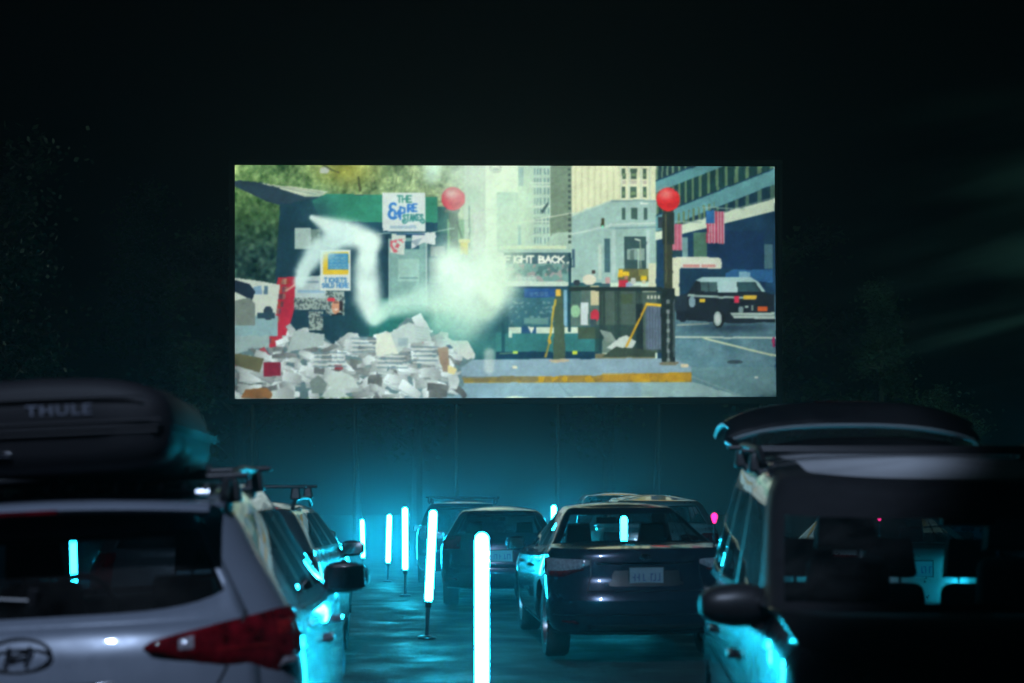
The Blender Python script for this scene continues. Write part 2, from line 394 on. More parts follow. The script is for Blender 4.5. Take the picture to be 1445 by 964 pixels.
put((XX > 640)*(XX < 977)*(YY > 526)*(YY < 542)*(nz(4, 40) > .3)*(IMG[..., 2] < 70), (196, 156, 30), .8); put((XX < 760)*(XX > 645)*(YY > 532)*(YY < 541), (100, 104, 84), .6)
rect(850, 529, 976, 540, (188, 142, 30), .6)
disc(726, 520, 4, 2.5, (220, 222, 190)); disc(789, 510, 15, 2.5, (180, 170, 140))
# railing, people behind it, newel post
for x in range(806, 846, 4): rect(x, 412, x+1.4, 462, (60, 80, 76))
rect(806, 404, 850, 462, (140, 150, 120), .35); disc(814, 399, 4.5, 5, (40, 50, 60)); disc(832, 395, 10, 8, (214, 214, 190)); disc(838, 384, 3, 3, (60, 50, 50))
rect(806, 404, 820, 430, (60, 90, 84)); disc(812, 440, 7, 9, (140, 190, 150)); rect(820, 428, 831, 460, (196, 214, 212)); rect(834, 404, 846, 432, (196, 190, 150)); disc(840, 446, 6, 9, (196, 44, 66)); rect(834, 452, 842, 462, (50, 70, 76))
rect(802, 404, 806, 470, (22, 58, 70)); rect(796, 410, 801, 462, (120, 170, 190)); rect(804, 406, 935, 412, (30, 44, 44))
for x in (846, 868, 898): rect(x, 408, x+9, 480+(x-846)*.3, (26, 42, 46))
poly([(846, 410), (935, 413), (935, 500), (905, 500), (846, 470)], (42, 62, 58), .85)
for x in range(850, 935, 5): line(x, 415, x, 470+(x-850)*.3, 1.2, (72, 92, 80), .7)
rect(877, 416, 893, 430, (62, 82, 60)); rect(912, 433, 934, 495, (92, 110, 128)); rect(898, 430, 908, 496, (26, 40, 44))
for x in range(913, 934, 4): line(x, 433, x, 495, 1, (60, 76, 92))
for x in range(914, 932, 5): rect(x, 418, x+2.5, 423, (190, 200, 180))
rect(840, 460, 900, 500, (30, 54, 54), .6); poly([(856, 492), (874, 478), (884, 474), (898, 484), (894, 492), (870, 497)], (190, 206, 196)); poly([(846, 466), (862, 470), (870, 482), (855, 486)], (120, 140, 130))
line(913, 430, 884, 490, 3, (206, 160, 40)); line(913, 430, 936, 432, 4, (220, 180, 50)); poly([(840, 500), (925, 506), (925, 508), (840, 507)], (110, 110, 80)); poly([(870, 490), (925, 498), (925, 506), (850, 505)], (50, 66, 56))
poly([(784, 411), (794, 411), (798, 508), (780, 508)], (64, 84, 66)); rect(785, 409, 792, 419, (220, 180, 70)); line(784, 424, 775, 484, 3, (190, 164, 60)); line(775, 484, 770, 505, 2.5, (150, 136, 60)); disc(776, 482, 3, 4, (190, 150, 50))
rect(936, 300, 953, 345, (34, 46, 44)); rect(938, 345, 950, 410, (50, 58, 46)); rect(934, 408, 953, 514, (26, 38, 40)); rect(940, 300, 942, 400, (78, 84, 62)); line(943, 440, 943, 510, 2.5, (96, 112, 112)); line(951, 424, 951, 505, 1.5, (80, 100, 104))
for y in range(424, 512, 14): rect(941, y, 946, y+6, (150, 170, 168), .6)
disc(944, 515, 14, 3, (110, 110, 90)); disc(966, 518, 6, 3, (214, 206, 170)); rect(936, 295, 952, 301, (44, 50, 48)); rect(930, 306, 936, 322, (40, 52, 60))
def globe(cx, cy, r, c, hi):
    disc(cx, cy, r, r, c); disc(cx-3, cy-r*.45, r*.7, r*.5, hi, .75, soft=1.3); disc(cx+4, cy+r*.5, r*.6, r*.35, tuple(k*.75 for k in c), .4, soft=1.4)
globe(944, 280.5, 16.8, (212, 34, 40), (232, 140, 130))
poly([(633, 296), (648, 296), (646, 350), (636, 350)], (66, 92, 84)); line(645, 312, 652, 335, 2, (40, 60, 56)); rect(628, 295, 650, 300, (84, 104, 96)); rect(650, 340, 661, 360, (222, 186, 40)); rect(648, 338, 664, 343, (220, 206, 120))
globe(639.5, 280, 16.4, (206, 52, 72), (236, 196, 190))
# notices, paper rack
for dx in range(-1, 2):
    rect(541+dx, 273-abs(dx), 600-dx, 327, (206, 222, 216))
text('THE', 561, 285, 5.5, 9, 1.6, 2.0, (56, 132, 118)); 
def arc(cx, cy, r, a0, a1, w, col):
    for k in range(10):
        t0, t1 = math.radians(a0+(a1-a0)*k/10), math.radians(a0+(a1-a0)*(k+1)/10); line(cx+r*math.cos(t0), cy-r*math.sin(t0), cx+r*math.cos(t1), cy-r*math.sin(t1), w, col)
arc(555, 291.5, 4.6, 40, 270, 3.2, (44, 112, 190)); arc(555, 302, 6.0, 100, 310, 3.6, (44, 112, 190))
text('M', 557, 306, 6, 9, 1, 2.2, (44, 112, 190)); text('P', 565, 309, 6, 17, 1, 2.4, (44, 112, 190)); text('IRE', 573, 299, 5, 10, 1.5, 2.2, (44, 112, 190), slope=-.6)
text('STAKES', 569, 312, 3.6, 9, 1.3, 1.9, (44, 128, 124), slope=-.1); arc(571, 312, 3, 120, 350, 1.5, (44, 128, 124)); arc(596, 312, 3, 180, 420, 1.5, (44, 128, 124))
text('SSSSSSSSSSSS', 551, 322, 2.2, 3, .9, .8, (110, 150, 180), .8)
line(533, 330, 600, 329, 1.4, (150, 190, 190)); line(600, 329, 641, 322, 1.4, (150, 190, 180))
poly([(549, 337), (602, 334), (602, 430), (549, 432)], (112, 158, 154)); poly([(552, 356), (598, 352), (598, 428), (552, 428)], (124, 168, 160)); rect(562, 366, 592, 398, (148, 190, 178)); rect(564, 392, 590, 394, (100, 140, 140)); line(602, 334, 602, 432, 1.6, (180, 205, 200)); line(549, 337, 549, 430, 1.4, (170, 200, 190))
poly([(553, 331), (573, 331), (570, 360), (550, 356)], (196, 212, 200)); put(mask_poly([(551, 340), (572, 336), (562, 357), (550, 355)])*(nz(1.4, 50) > -.4), (206, 96, 110)); rect(572, 341, 592, 352, (40, 84, 100))
poly([(582, 331), (616, 326), (614, 346), (598, 342), (580, 352)], (204, 218, 214)); poly([(580, 340), (596, 336), (588, 348)], (90, 120, 140), .5); rect(560, 330, 600, 332, (30, 70, 110))
poly([(416, 322), (439, 322), (439, 352), (416, 351)], (166, 194, 186)); rect(439, 324, 452, 352, (110, 140, 132)); text('C', 446, 336, 5, 8, 1, 1.5, (70, 100, 100))
rect(515, 344, 524, 356, (190, 190, 140)); poly([(520, 340), (532, 338), (534, 420), (524, 420)], (70, 104, 120), .6)
# red magazine rack
poly([(392, 392), (417, 390), (414, 440), (399, 493), (371, 493), (374, 470)], (184, 38, 62))
for i in range(9):
    y0 = 394+i*10.5; x0 = 394-i*2.7
    for j in range(4):
        c = random.choice([(150, 110, 96), (110, 70, 90), (190, 160, 130), (90, 60, 70), (170, 60, 50), (200, 190, 190)])
        poly([(x0+j*3.4, y0), (x0+j*3.4+4, y0), (x0+j*3.4+3, y0+8), (x0+j*3.4-1, y0+8)], c, .85)
line(416, 402, 404, 410, 3, (220, 180, 160), .8)
# van, passer-by and pavement at the left
poly([(331, 392), (368, 397), (395, 402), (388, 450), (331, 450)], (206, 222, 206)); rect(331, 446, 392, 475, (140, 182, 186)); rect(331, 474, 380, 520, (156, 186, 184)); poly([(358, 405), (368, 403), (370, 416), (356, 416)], (130, 170, 196)); poly([(373, 404), (378, 404), (377, 416), (371, 416)], (84, 120, 140))
poly([(331, 395), (352, 401), (360, 412), (355, 424), (344, 418), (331, 412)], (24, 40, 58)); poly([(331, 424), (352, 420), (360, 430), (360, 460), (331, 460)], (120, 136, 128)); disc(378, 442, 7, 10, (40, 60, 76)); rect(363, 442, 388, 450, (40, 70, 86)); line(350, 493, 362, 496, 1.5, (70, 90, 90)); disc(345, 408, 12, 5, (24, 40, 58))
# posters on the kiosk
poly([(417, 392), (460, 388), (460, 424), (415, 424)], (176, 200, 198)); rect(420, 410, 458, 414, (140, 180, 200)); rect(418, 397, 450, 400, (120, 150, 160))
rect(452, 353, 495, 411, (208, 222, 212)); poly([(456, 356), (492, 356), (490, 388), (455, 388)], (224, 192, 50)); poly([(463, 358), (491, 357), (491, 381), (463, 381)], (60, 136, 180)); text('SSS', 465, 370, 6, 7, 2, 1.4, (120, 176, 190), .8); text('SSSS', 465, 379, 4.6, 6, 1.6, 1.3, (120, 176, 190), .8)
text('TICKETS', 457.5, 398.5, 3.6, 6, 1.35, 1.4, (50, 120, 180)); text('SOLD HERE', 454.5, 406, 3.3, 5.8, 1.1, 1.3, (50, 120, 180))
def clipping(x0, y0, x1, y1, seed):
    rect(x0, y0, x1, y1, (150, 172, 164)); put((XX >= x0)*(XX < x1)*(YY >= y0)*(YY < y1)*(nz(.9, seed) > .25), (50, 66, 72), .8)
clipping(415, 421, 465, 438, 60); clipping(436, 440, 456, 467, 61); clipping(460, 412, 486, 446, 62); rect(452, 444, 466, 447, (26, 62, 82))
disc(474, 434, 6.5, 10, (196, 140, 110)); poly([(468, 444), (484, 442), (484, 446), (468, 446)], (30, 30, 36)); disc(467, 423, 6, 3, (206, 50, 70)); disc(474, 428, 4, 2, (60, 40, 40), .6); disc(474, 438, 3.4, 1.2, (230, 210, 190)); poly([(478, 424), (484, 426), (483, 440), (479, 440)], (40, 34, 40))
# heap of loose newspapers
pr = random.Random(11)
heap = [(331, 500), (360, 492), (392, 490), (408, 470), (418, 466), (455, 474), (470, 487), (495, 476), (530, 475), (552, 470), (575, 448), (585, 450), (610, 470), (640, 486), (672, 505), (650, 520), (655, 545), (640, 560), (331, 563)]
poly(heap, (96, 128, 132))
def inheap(x, y): return any([mask_small(x, y)])
def mask_small(x, y):
    c = False; n = len(heap)
    for i in range(n):
        x0, y0 = heap[i]; x1, y1 = heap[(i+1) % n]
        if (y0 > y) != (y1 > y) and x < (x1-x0)*(y-y0)/(y1-y0)+x0: c = not c
    return c
n = 0
while n < 300:
    x, y = pr.uniform(331, 665), pr.uniform(455, 563)
    if not mask_small(x, y): continue
    n += 1
    a = pr.uniform(-.5, .5) if pr.random() < .75 else pr.uniform(-1.4, 1.4); l = pr.uniform(6, 24); h = pr.uniform(2, 9); k = pr.uniform(-4, 4)
    ca, sa = math.cos(a), math.sin(a)
    q = [(-l, -h), (l*.4, -h+k), (l, -h*.4), (l*.9, h), (0, h+k*.5), (-l, h*.8)]
    g0 = pr.choice([165, 185, 200, 210, 218, 226, 230, 190, 130, 105]); c = (g0*.92, g0*1.0, g0*.99)
    if pr.random() < .03: c = pr.choice([(150, 120, 90), (150, 60, 70), (70, 100, 130)])
    pq = [(x+px*ca*.8-py*sa, y+px*sa*.8+py*ca) for px, py in q]
    mk = mask_poly(pq); tt = np.clip(((XX-x)*ca+(YY-y)*sa)/l*.5+.5, 0, 1)*pr.choice((-1, 1)); tt = tt-tt.min()
    put(mk, c); IMG *= (1+mk*(tt-.5)*.42)[..., None]
    line(pq[3][0], pq[3][1], pq[5][0], pq[5][1], 1.1, (70, 96, 104), .4)
for (x0, y0, x1, y1) in ((440, 498, 488, 520), (495, 478, 556, 500), (530, 500, 575, 522), (580, 490, 618, 515)):
    for i, y in enumerate(np.arange(y0, y1, 3.2)): line(x0+(i*7) % 5, y, x1-(i*5) % 6, y+.6, 1.8, (206, 220, 212) if i % 2 else (110, 140, 150))
poly([(415, 466), (458, 472), (456, 488), (404, 497)], (168, 190, 186)); poly([(530, 471), (552, 470), (562, 500), (531, 503)], (218, 232, 212)); poly([(550, 470), (577, 455), (606, 466), (608, 482), (574, 486), (562, 500)], (184, 206, 200)); rect(562, 478, 576, 490, (140, 170, 176), .7)
for y in range(462, 482, 4): line(586, y, 603, y+3, 1, (130, 160, 160), .7)
poly([(617, 492), (632, 490), (634, 525), (625, 526)], (150, 132, 112)); poly([(632, 516), (645, 522), (640, 530), (632, 527)], (222, 214, 150)); poly([(623, 471), (640, 482), (660, 482), (671, 502), (660, 509), (645, 498), (628, 480)], (196, 210, 200)); poly([(372, 512), (395, 512), (396, 530), (372, 532)], (140, 30, 56)); poly([(331, 498), (372, 506), (366, 526), (345, 520), (331, 515)], (104, 106, 76)); poly([(340, 560), (346, 550), (376, 547), (384, 556), (380, 563), (342, 563)], (156, 108, 60)); poly([(458, 533), (480, 524), (498, 532), (505, 548), (468, 550)], (196, 216, 208)); poly([(436, 540), (450, 530), (462, 542), (456, 556), (440, 555)], (120, 140, 136)); poly([(452, 560), (470, 545), (495, 563)], (190, 212, 204))
# steam: soft drifting plumes
def plume(path, a, col=(222, 252, 230), soft=1.0):
    acc = np.zeros((PH, PW), np.float32)
    for (x0, y0, r0), (x1, y1, r1) in zip(path, path[1:]):
        nst = max(2, int(math.hypot(x1-x0, y1-y0)/3))
        for i in range(nst):
            t = i/nst; x, y, r = x0+(x1-x0)*t, y0+(y1-y0)*t, r0+(r1-r0)*t
            acc = np.maximum(acc, np.exp(-(((XX-x)**2+(YY-y)**2)/(r*r))**1.9*soft))
    acc *= np.clip(1+.06*nz(9, 71), 0, 1.3)
    put(np.clip(acc, 0, 1), col, a)
plume([(440, 307, 4), (462, 318, 12), (500, 332, 18), (527, 342, 15)], 1, (226, 252, 240))
plume([(480, 332, 20), (450, 352, 17), (430, 378, 12), (422, 400, 9)], .95, (212, 246, 238))
plume([(520, 345, 14), (516, 380, 18), (519, 420, 20), (528, 448, 14)], .97, (224, 252, 240))
plume([(528, 452, 8), (548, 436, 13), (580, 430, 17), (620, 415, 26)], .9, (196, 242, 222))
plume([(640, 378, 34), (662, 408, 50), (690, 400, 44)], 1, (226, 255, 236)); plume([(630, 445, 30), (660, 452, 32)], .6, (196, 240, 212)); plume([(640, 470, 24), (620, 462, 20)], .35, (150, 220, 200))
plume([(688, 440, 14), (700, 400, 30), (724, 340, 24), (740, 280, 20), (735, 240, 16)], .5, (204, 236, 200)); plume([(690, 500, 8), (690, 525, 7)], .6, (210, 226, 214))
plume([(690, 340, 26), (712, 300, 24)], .5, (204, 236, 208)); plume([(660, 240, 22), (690, 250, 20)], .5, (214, 238, 212)); plume([(520, 500, 10), (524, 530, 8)], .3, (200, 220, 214))
plume([(650, 236, 30), (668, 300, 36), (664, 350, 44)], .42, (208, 240, 214)); plume([(612, 233, 12), (610, 252, 10)], .4, (200, 236, 214)); plume([(715, 265, 26), (722, 320, 30)], .4, (208, 240, 206))
IMG = IMG*.95+np.array((150, 205, 185), np.float32)*.05
# film texture: edges wander by a pixel, surfaces mottle, patches of tone
wx = nz(6, 90)*.3; wy = nz(6, 92)*.3
ix = np.clip((XX-PX0+wx).round().astype(int), 0, PW-1); iy = np.clip((YY-PY0+wy).round().astype(int), 0, PH-1)
IMG = IMG[iy, ix]
lum = IMG.mean(-1, keepdims=True)
IMG = IMG*(1+(.035*nz(.9, 94)+.03*nz(2.6, 95)+.04*nz(8, 96))[..., None]*np.clip(1.15-lum/255, .25, 1))
IMG = blur(IMG, .95)
tone = blur(IMG, 30)
IMG = IMG*.97+tone*.03
vig = 1-.16*np.clip(np.abs((XX-713)/382), 0, 1)**3-.10*np.clip((YY-480)/83, 0, 1)*np.clip(np.abs(XX-713)/382, 0, 1)
IMG = IMG*vig[..., None]+np.stack([nz(0, 80), nz(.6, 81), nz(.6, 82)], -1)*2.4
IMG = np.clip(IMG, 0, 255)/255.0
LIN = np.where(IMG <= .04045, IMG/12.92, ((IMG+.055)/1.055)**2.4)
# ---------------------------------------------------------------- cars
def lerp(a, b, t): return a+(b-a)*t
def interp(x, pts):
    if x <= pts[0][0]: return pts[0][1]
    for (x0, y0), (x1, y1) in zip(pts, pts[1:]):
        if x <= x1:
            t = (x-x0)/(x1-x0); t = t*t*(3-2*t)*.5+t*.5
            return y0+(y1-y0)*t
    return pts[-1][1]

class Car:
    """lower body = stack of rounded plan outlines from sill to beltline, cabin = second stack from beltline to roof.
    local axes: x right, y forward (0 = rear bumper, L = nose), z up."""
    D = dict(L=4.6, W=.92, sill=.26, belt=[(0, 1.0), (1.0, 1.0), (3.3, .98), (3.5, .98), (4.6, .72)],
             # height fraction -> width factor, rear offset, front offset
             prof=[(0, .90, .10, .12), (.12, .965, .03, .03), (.3, .99, 0, 0), (.5, 1.0, .03, .04), (.75, 1.0, .07, .12), (.92, .975, .10, .22), (1, .93, .16, .30)],
             Dr=.42, Df=.55, n=2.6, barrel=.05,
             g_base=(.35, 3.45), g_top=(.75, 2.75), gw=(.83, .60), roof=[(0, 1.60), (1.5, 1.68), (2.4, 1.68), (3.0, 1.62)],
             gDr=.28, gDf=.38, crown=.05, hoodrise=.06,
             side=[.08, .30, .34, .62, .66, .93], wheels=(.85, 3.65), wr=.345, rearwin=.80, frontwin=.84, wintop=.86, winbot=.05, sedan=False, wincurve=0, roofmat=None, hoodmat=None, midhead=True)
    def __init__(s, name, label, paint_mat, glass_side=None, glass_rear=None, category='car', group=None, open_hatch=False, **kw):
        s.__dict__.update(s.D); s.__dict__.update(kw)
        s.paint = paint_mat; s.gs = glass_side or M_glass; s.gr = glass_rear or s.gs; s.open = open_hatch
        s.root = empty(name); tag(s.root, label, category, group)
        s.nr, s.nf = 16, 12
        fs = [i/34 for i in range(35)]
        for b in s.side:
            j = min(range(35), key=lambda i: abs(fs[i]-b)); fs[j] = b
        s.fs = fs
        s.T = [0, .03, .08, .15, .23, .32, .41, .5, .6, .7, .78, .85, .9, .94, .97, 1.0]
        s.G = [0, s.winbot, .18, .34, .5, .66, s.wintop, .9, .93, .955, .975, .99, 1.0]
        s.make()
    # ---- outline point: seg in r(ear) s(ide) f(ront), parameter 0..1, returns half outline point
    def outline(s, seg, p, w, yr, yf, Dr, Df):
        n = s.n
        if seg == 'r':
            a = p*PI/2; x = w*math.sin(a)**(2/n); y = yr+Dr*(1-max(0, math.cos(a))**(2/n))
        elif seg == 's':
            x = w; y = lerp(yr+Dr, yf-Df, p)
        else:
            a = (1-p)*PI/2; x = w*math.sin(a)**(2/n); y = yf-Df*(1-max(0, math.cos(a))**(2/n))
        return x, y
    def warp(s, x, y):
        k = (y-s.L/2)/(s.L/2)
        return x*(1-s.barrel*abs(k)**2.5)
    def lower(s, seg, p, t, raw=False):
        pf = s.prof; w = s.W*interp(t, [(a[0], a[1]) for a in pf]); dr = interp(t, [(a[0], a[2]) for a in pf]); df = interp(t, [(a[0], a[3]) for a in pf])
        x, y = s.outline(seg, p, w, dr, s.L-df, s.Dr, s.Df)
        x = s.warp(x, y); z = s.sill+t*(interp(y, s.belt)-s.sill)
        if not raw and seg == 's' and t < .9:
            for wy in s.wheels:
                ra = s.wr+.055; zc = s.wr; dy = abs(y-wy)
                if dy < ra:
                    za = zc+math.sqrt(ra*ra-dy*dy)
                    if z < za: z = za
                elif dy < ra+.09 and z < s.wr+.1: x += .012
        return Vector((x, y, z))
    def cabin(s, seg, p, t):
        k = min(1, t/.93); e = 0
        if t > .86: e = ((t-.86)/.14)
        w = lerp(s.gw[0], s.gw[1], k)-e*e*.10; yr = lerp(s.g_base[0], s.g_top[0], k)+e*e*.10; yf = lerp(s.g_base[1], s.g_top[1], k)-e*e*.16
        x, y = s.outline(seg, p, w, yr, yf, s.gDr, s.gDf)
        z0 = interp(y, s.belt)+s.hoodrise*(1-.4*(x/s.gw[0])**2); z1 = interp(y, s.roof)-.035
        kz = t*.955 if t <= .9 else .8595+(1-.8595)*math.sin((t-.9)/.1*PI/2)
        return Vector((s.warp(x, y), y, lerp(z0, z1, kz)))
    def params(s):
        P = [('r', i/s.nr) for i in range(s.nr)]+[('s', f) for f in s.fs[:-1]]+[('f', i/s.nf) for i in range(s.nf+1)]
        return P
    def make(s):
        B = {}
        def bucket(nm):
            if nm not in B: B[nm] = MB()
            return B[nm]
        P = s.params(); N = len(P)
        surf = {}
        for sgn in (1, -1):
            for i, (seg, p) in enumerate(P):
                for j, t in enumerate(s.T): v = s.lower(seg, p, t); surf[('L', sgn, i, j)] = (v.x*sgn, v.y, v.z)
                bo = surf[('L', sgn, i, len(s.T)-1)]; g0 = s.cabin(seg, p, 0)
                for j in range(1, 8):
                    k = j/8; q = [lerp(bo[0], g0.x*sgn, k), lerp(bo[1], g0.y, k), lerp(bo[2], g0.z, math.sin(k*PI/2))]
                    surf[('A', sgn, i, j)] = tuple(q)
                for j, t in enumerate(s.G):
                    v = s.cabin(seg, p, t)
                    if s.wincurve and seg == 'r' and 0 < t < s.wintop:
                        xr = math.sin(p*PI/2)**(2/s.n); k = (t-s.winbot)/(s.wintop-s.winbot); cc = s.wincurve*(xr**5)*(1-k) - s.wincurve*.35*(xr**9)*k
                        v2 = s.cabin(seg, p, min(s.wintop, t+cc/max(.3, interp(v.y, s.roof)-interp(v.y, s.belt)))); v = v2
                    surf[('G', sgn, i, j)] = (v.x*sgn, v.y, v.z)
                e = surf[('G', sgn, i, len(s.G)-1)]
                ym = (s.g_top[0]+s.g_top[1])/2; yc = min(max(e[1], ym-.25), ym+.25)
                for j in range(1, 9):
                    k = j/8; x = e[0]*(1-k); y = lerp(e[1], yc, k); z = lerp(e[2], interp(y, s.roof)-.035, k)+s.crown*(1-(1-k)**2)
                    surf[('R', sgn, i, j)] = (x, y, z)
        def col(sgn, i):
            c = [('L', sgn, i, j) for j in range(len(s.T))]+[('A', sgn, i, j) for j in range(1, 8)]+[('G', sgn, i, j) for j in range(len(s.G))]+[('R', sgn, i, j) for j in range(1, 9)]
            return c
        def canon(k):
            p = surf[k]; return (round(p[0], 4)+0., round(p[1], 4), round(p[2], 4))
        s.hatchverts = []
        for sgn in (1, -1):
            cols = [col(sgn, i) for i in range(N)]
            for i in range(N-1):
                seg, p = P[i]; xfr = math.sin((p+.5/s.nr)*PI/2)**(2/s.n) if seg == 'r' else 1
                A, Bc = cols[i], cols[i+1]
                for j in range(len(A)-1):
                    k0 = A[j]; kind, jj = k0[0], k0[3]; nm = 'body'; mi = 0
                    t = s.T[jj] if kind == 'L' else 0
                    if kind == 'L' and t < .03: mi = 1
                    if kind == 'G':
                        g = s.G[jj]; inwin = s.winbot <= g < s.wintop
                        if seg == 's':
                            f = (s.fs[min(i-s.nr, 33)]+s.fs[min(i-s.nr+1, 34)])/2
                            for a in range(0, len(s.side), 2):
                                if s.side[a] < f < s.side[a+1] and inwin: nm = f'side_window|{sgn}|{a}'
                            if nm == 'body' and inwin and s.side[0] < f < s.side[-1]: mi = 1
                        elif seg == 'r' and inwin and xfr < s.rearwin: nm = 'rear_window'
                        elif seg == 'f' and inwin and math.sin((1-p-.5/s.nf)*PI/2)**(2/s.n) < s.frontwin: nm = 'windshield'
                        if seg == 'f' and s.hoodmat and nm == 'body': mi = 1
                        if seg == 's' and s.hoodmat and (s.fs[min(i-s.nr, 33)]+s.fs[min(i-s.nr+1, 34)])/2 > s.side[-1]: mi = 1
                    if kind == 'R': nm = 'roof'
                    if kind == 'A' and seg == 'f': nm = 'hood'
                    if kind == 'L' and seg == 'r' and t < .41 and mi == 0: nm = 'bumper|0'
                    if kind == 'L' and seg == 'f' and t < .5 and mi == 0: nm = 'bumper|1'
                    if s.hatch_region(kind, seg, xfr, t, jj) and nm == 'body': nm = 'trunk_lid' if s.sedan else 'tailgate'
                    b = bucket(nm)
                    ids = [b.vert(surf[q], canon(q)) for q in (A[j], Bc[j], Bc[j+1], A[j+1])]
                    b.face(ids if sgn > 0 else ids[::-1], mi)
        # underside
        b = bucket('body')
        for i in range(N-1):
            q = [surf[('L', 1, i, 0)], surf[('L', 1, i+1, 0)], surf[('L', -1, i+1, 0)], surf[('L', -1, i, 0)]]
            q = [(a[0], a[1], min(a[2], s.sill+.02)) for a in q]; b.quad(*q, mi=1)
        # the open tailgate turns about its hinge
        hinge = Vector((0, s.g_top[0]+.12, interp(s.g_top[0], s.roof)+.0))
        s.rot = Matrix.Translation(hinge) @ Matrix.Rotation(R(-s.open if s.open else 0), 4, 'X') @ Matrix.Translation(-hinge)
        for nm, b in B.items():
            part = nm.split('|')[0]
            if part in ('tailgate', 'rear_window') and s.open: b.v = [tuple(s.rot @ Vector(v)) for v in b.v]
            if part == 'body': m = [s.paint, M_trim]
            elif part == 'side_window' or part == 'windshield': m = s.gs if part == 'side_window' else M_glass
            elif part == 'rear_window': m = s.gr
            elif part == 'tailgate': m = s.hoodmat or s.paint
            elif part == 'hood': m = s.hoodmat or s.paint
            elif part == 'roof': m = s.roofmat or s.paint
            else: m = s.paint
            o = b.build(part, m, s.root, ang=42, fix=False)
            if part == 'tailgate':
                o.data.materials.append(M_trim); o.data.materials.append(M_litpale)
                md = o.modifiers.new('solid', 'SOLIDIFY'); md.thickness = .03; md.offset = -1; md.material_offset = 1; md.material_offset_rim = 2 if s.hoodmat else 1  # pale rim draws the highlight along the raised tailgate's edge
            s.__dict__['o_'+part] = o
        s.interior(); s.add_wheels()
    def hatch_region(s, kind, seg, x, t, j):
        if not getattr(s, 'hatch', True): return False
        if seg != 'r' or x > .86: return False
        return (kind == 'L' and t >= .41) or kind == 'A' or (kind == 'G' and not s.sedan)
    # ---- points on the surface for lamps, plates and seams
    def rear_at(s, u, z, front=False, off=0.0):
        "u = signed distance along the body from the centre line, z height; returns point and outward normal"
        sg = 1 if u >= 0 else -1; a = abs(u)
        def P(a, z):
            tt = min(1, max(0, (z-s.sill)/(interp(.1 if not front else s.L-.2, s.belt)-s.sill)))
            seq = [('f', 1-i/24) for i in range(25)] if front else [('r', i/24) for i in range(25)]
            seq += [('s', 1-i/24) for i in range(1, 25)] if front else [('s', i/24) for i in range(1, 25)]
            prev = None; acc = 0
            for q in seq:
                v = s.lower(q[0], q[1], tt, True); v.z = z if abs(v.z-z) < .2 else v.z
                if prev is not None:
                    d = (v-prev).length
                    if acc+d >= a: return prev.lerp(v, (a-acc)/max(d, 1e-6))
                    acc += d
                prev = v
            return prev
        p = P(a, z); e = .02
        pu = P(a+e, z)-P(max(0, a-e), z); pz = P(a, z+e)-P(a, z-e)
        n = pu.cross(pz).normalized()
        if (front and n.y < 0 and a < s.W*.8) or (not front and n.y > 0 and a < s.W*.8): n = -n
        if a >= s.W*.8 and n.x < 0: n = -n
        p = p+n*off
        return Vector((p.x*sg, p.y, p.z)), Vector((n.x*sg, n.y, n.z))
    def patch(s, name, u0, u1, ztop, zbot, mat, off=.012, nu=14, nz_=5, parent=None, front=False, xf=False):
        "raised panel following the body between two height curves"
        b = MB(); g = []
        for i in range(nu+1):
            u = lerp(u0, u1, i/nu); zt, zb = ztop(i/nu), zbot(i/nu); r = []
            for j in range(nz_+1):
                edge = i in (0, nu) or j in (0, nz_)
                p, n = s.rear_at(u, lerp(zb, zt, j/nz_), front, -.004 if edge else off)
                if xf and s.open: p = s.rot @ p
                r.append(b.vert(p))
            g.append(r)
        for i in range(nu):
            for j in range(nz_): b.face([g[i][j], g[i+1][j], g[i+1][j+1], g[i][j+1]])
        return b.build(name, mat, parent or s.root, ang=60)
    def seam(s, name, pts, w=.008, mat=None, parent=None):
        b = MB(); P = [s.rear_at(u, z, off=.0025) for u, z in pts]
        for (p, n), (q, m) in zip(P, P[1:]):
            d = (q-p).normalized(); a = d.cross(n).normalized()*w/2
            b.quad(p-a, q-a, q+a, p+a)
        return b.build(name, mat or M_trim, parent or s.root, smooth=False)
    def side_line(s, name, pts, w=.008, mat=None, off=.003, sides=(1, -1)):
        "thin gap line on the flank; pts are (y, z)"
        def sp(y, z):
            t = min(1, max(0, (z-s.sill)/(interp(y, s.belt)-s.sill)))
            yr = s.Dr+.08; yf = s.L-s.Df-.08; v = s.lower('s', min(1, max(0, (y-yr)/(yf-yr))), t, True)
            return Vector((v.x+off, y, z))
        for sg in sides:
            b = MB(); Q = [sp(*p) for p in pts]
            for p, q in zip(Q, Q[1:]):
                d = (q-p).normalized(); a = d.cross(Vector((1, 0, 0))).normalized()*w/2
                v = [p-a, q-a, q+a, p+a]; b.quad(*[(k.x*sg, k.y, k.z) for k in v])
            b.build(name, mat or M_trim, s.root, smooth=False)
    def interior(s):
        b = MB(); z0 = .42; y0, y1 = s.g_base[0]+.25, s.g_base[1]-.1
        b.box((0, (y0+y1)/2, z0), (s.W*1.6, y1-y0, .06))
        b.build('cabin_floor', M_lining, s.root)
        b = MB(); yb = s.g_base[1]-.38
        b.box((0, yb, interp(yb, s.belt)-.12), (s.gw[0]*1.72, .5, .3)); b.build('dashboard', M_lining, s.root, bevel=.06)
        b = MB(); zb = interp(2.6, s.belt)-.02; yw = yb-.42; ring = []
        for i in range(25):
            a = 2*PI*i/24; ring.append((-.38+.18*math.cos(a), yw+.07*math.sin(a), zb+.17*math.sin(a)))
        b.tube(ring, .016, 8); b.tube([(-.38, yw, zb), (-.38, yb-.1, zb-.1)], .03, 8); b.tube([(-.55, yw, zb), (-.21, yw, zb)], .015, 6)
        b.build('steering_wheel', M_trim, s.root)
        ysl = s.g_base[1]-1.35; rows = [(ysl, [-.38, .38])]
        rows.append((ysl-.95, [-.42, 0, .42]))
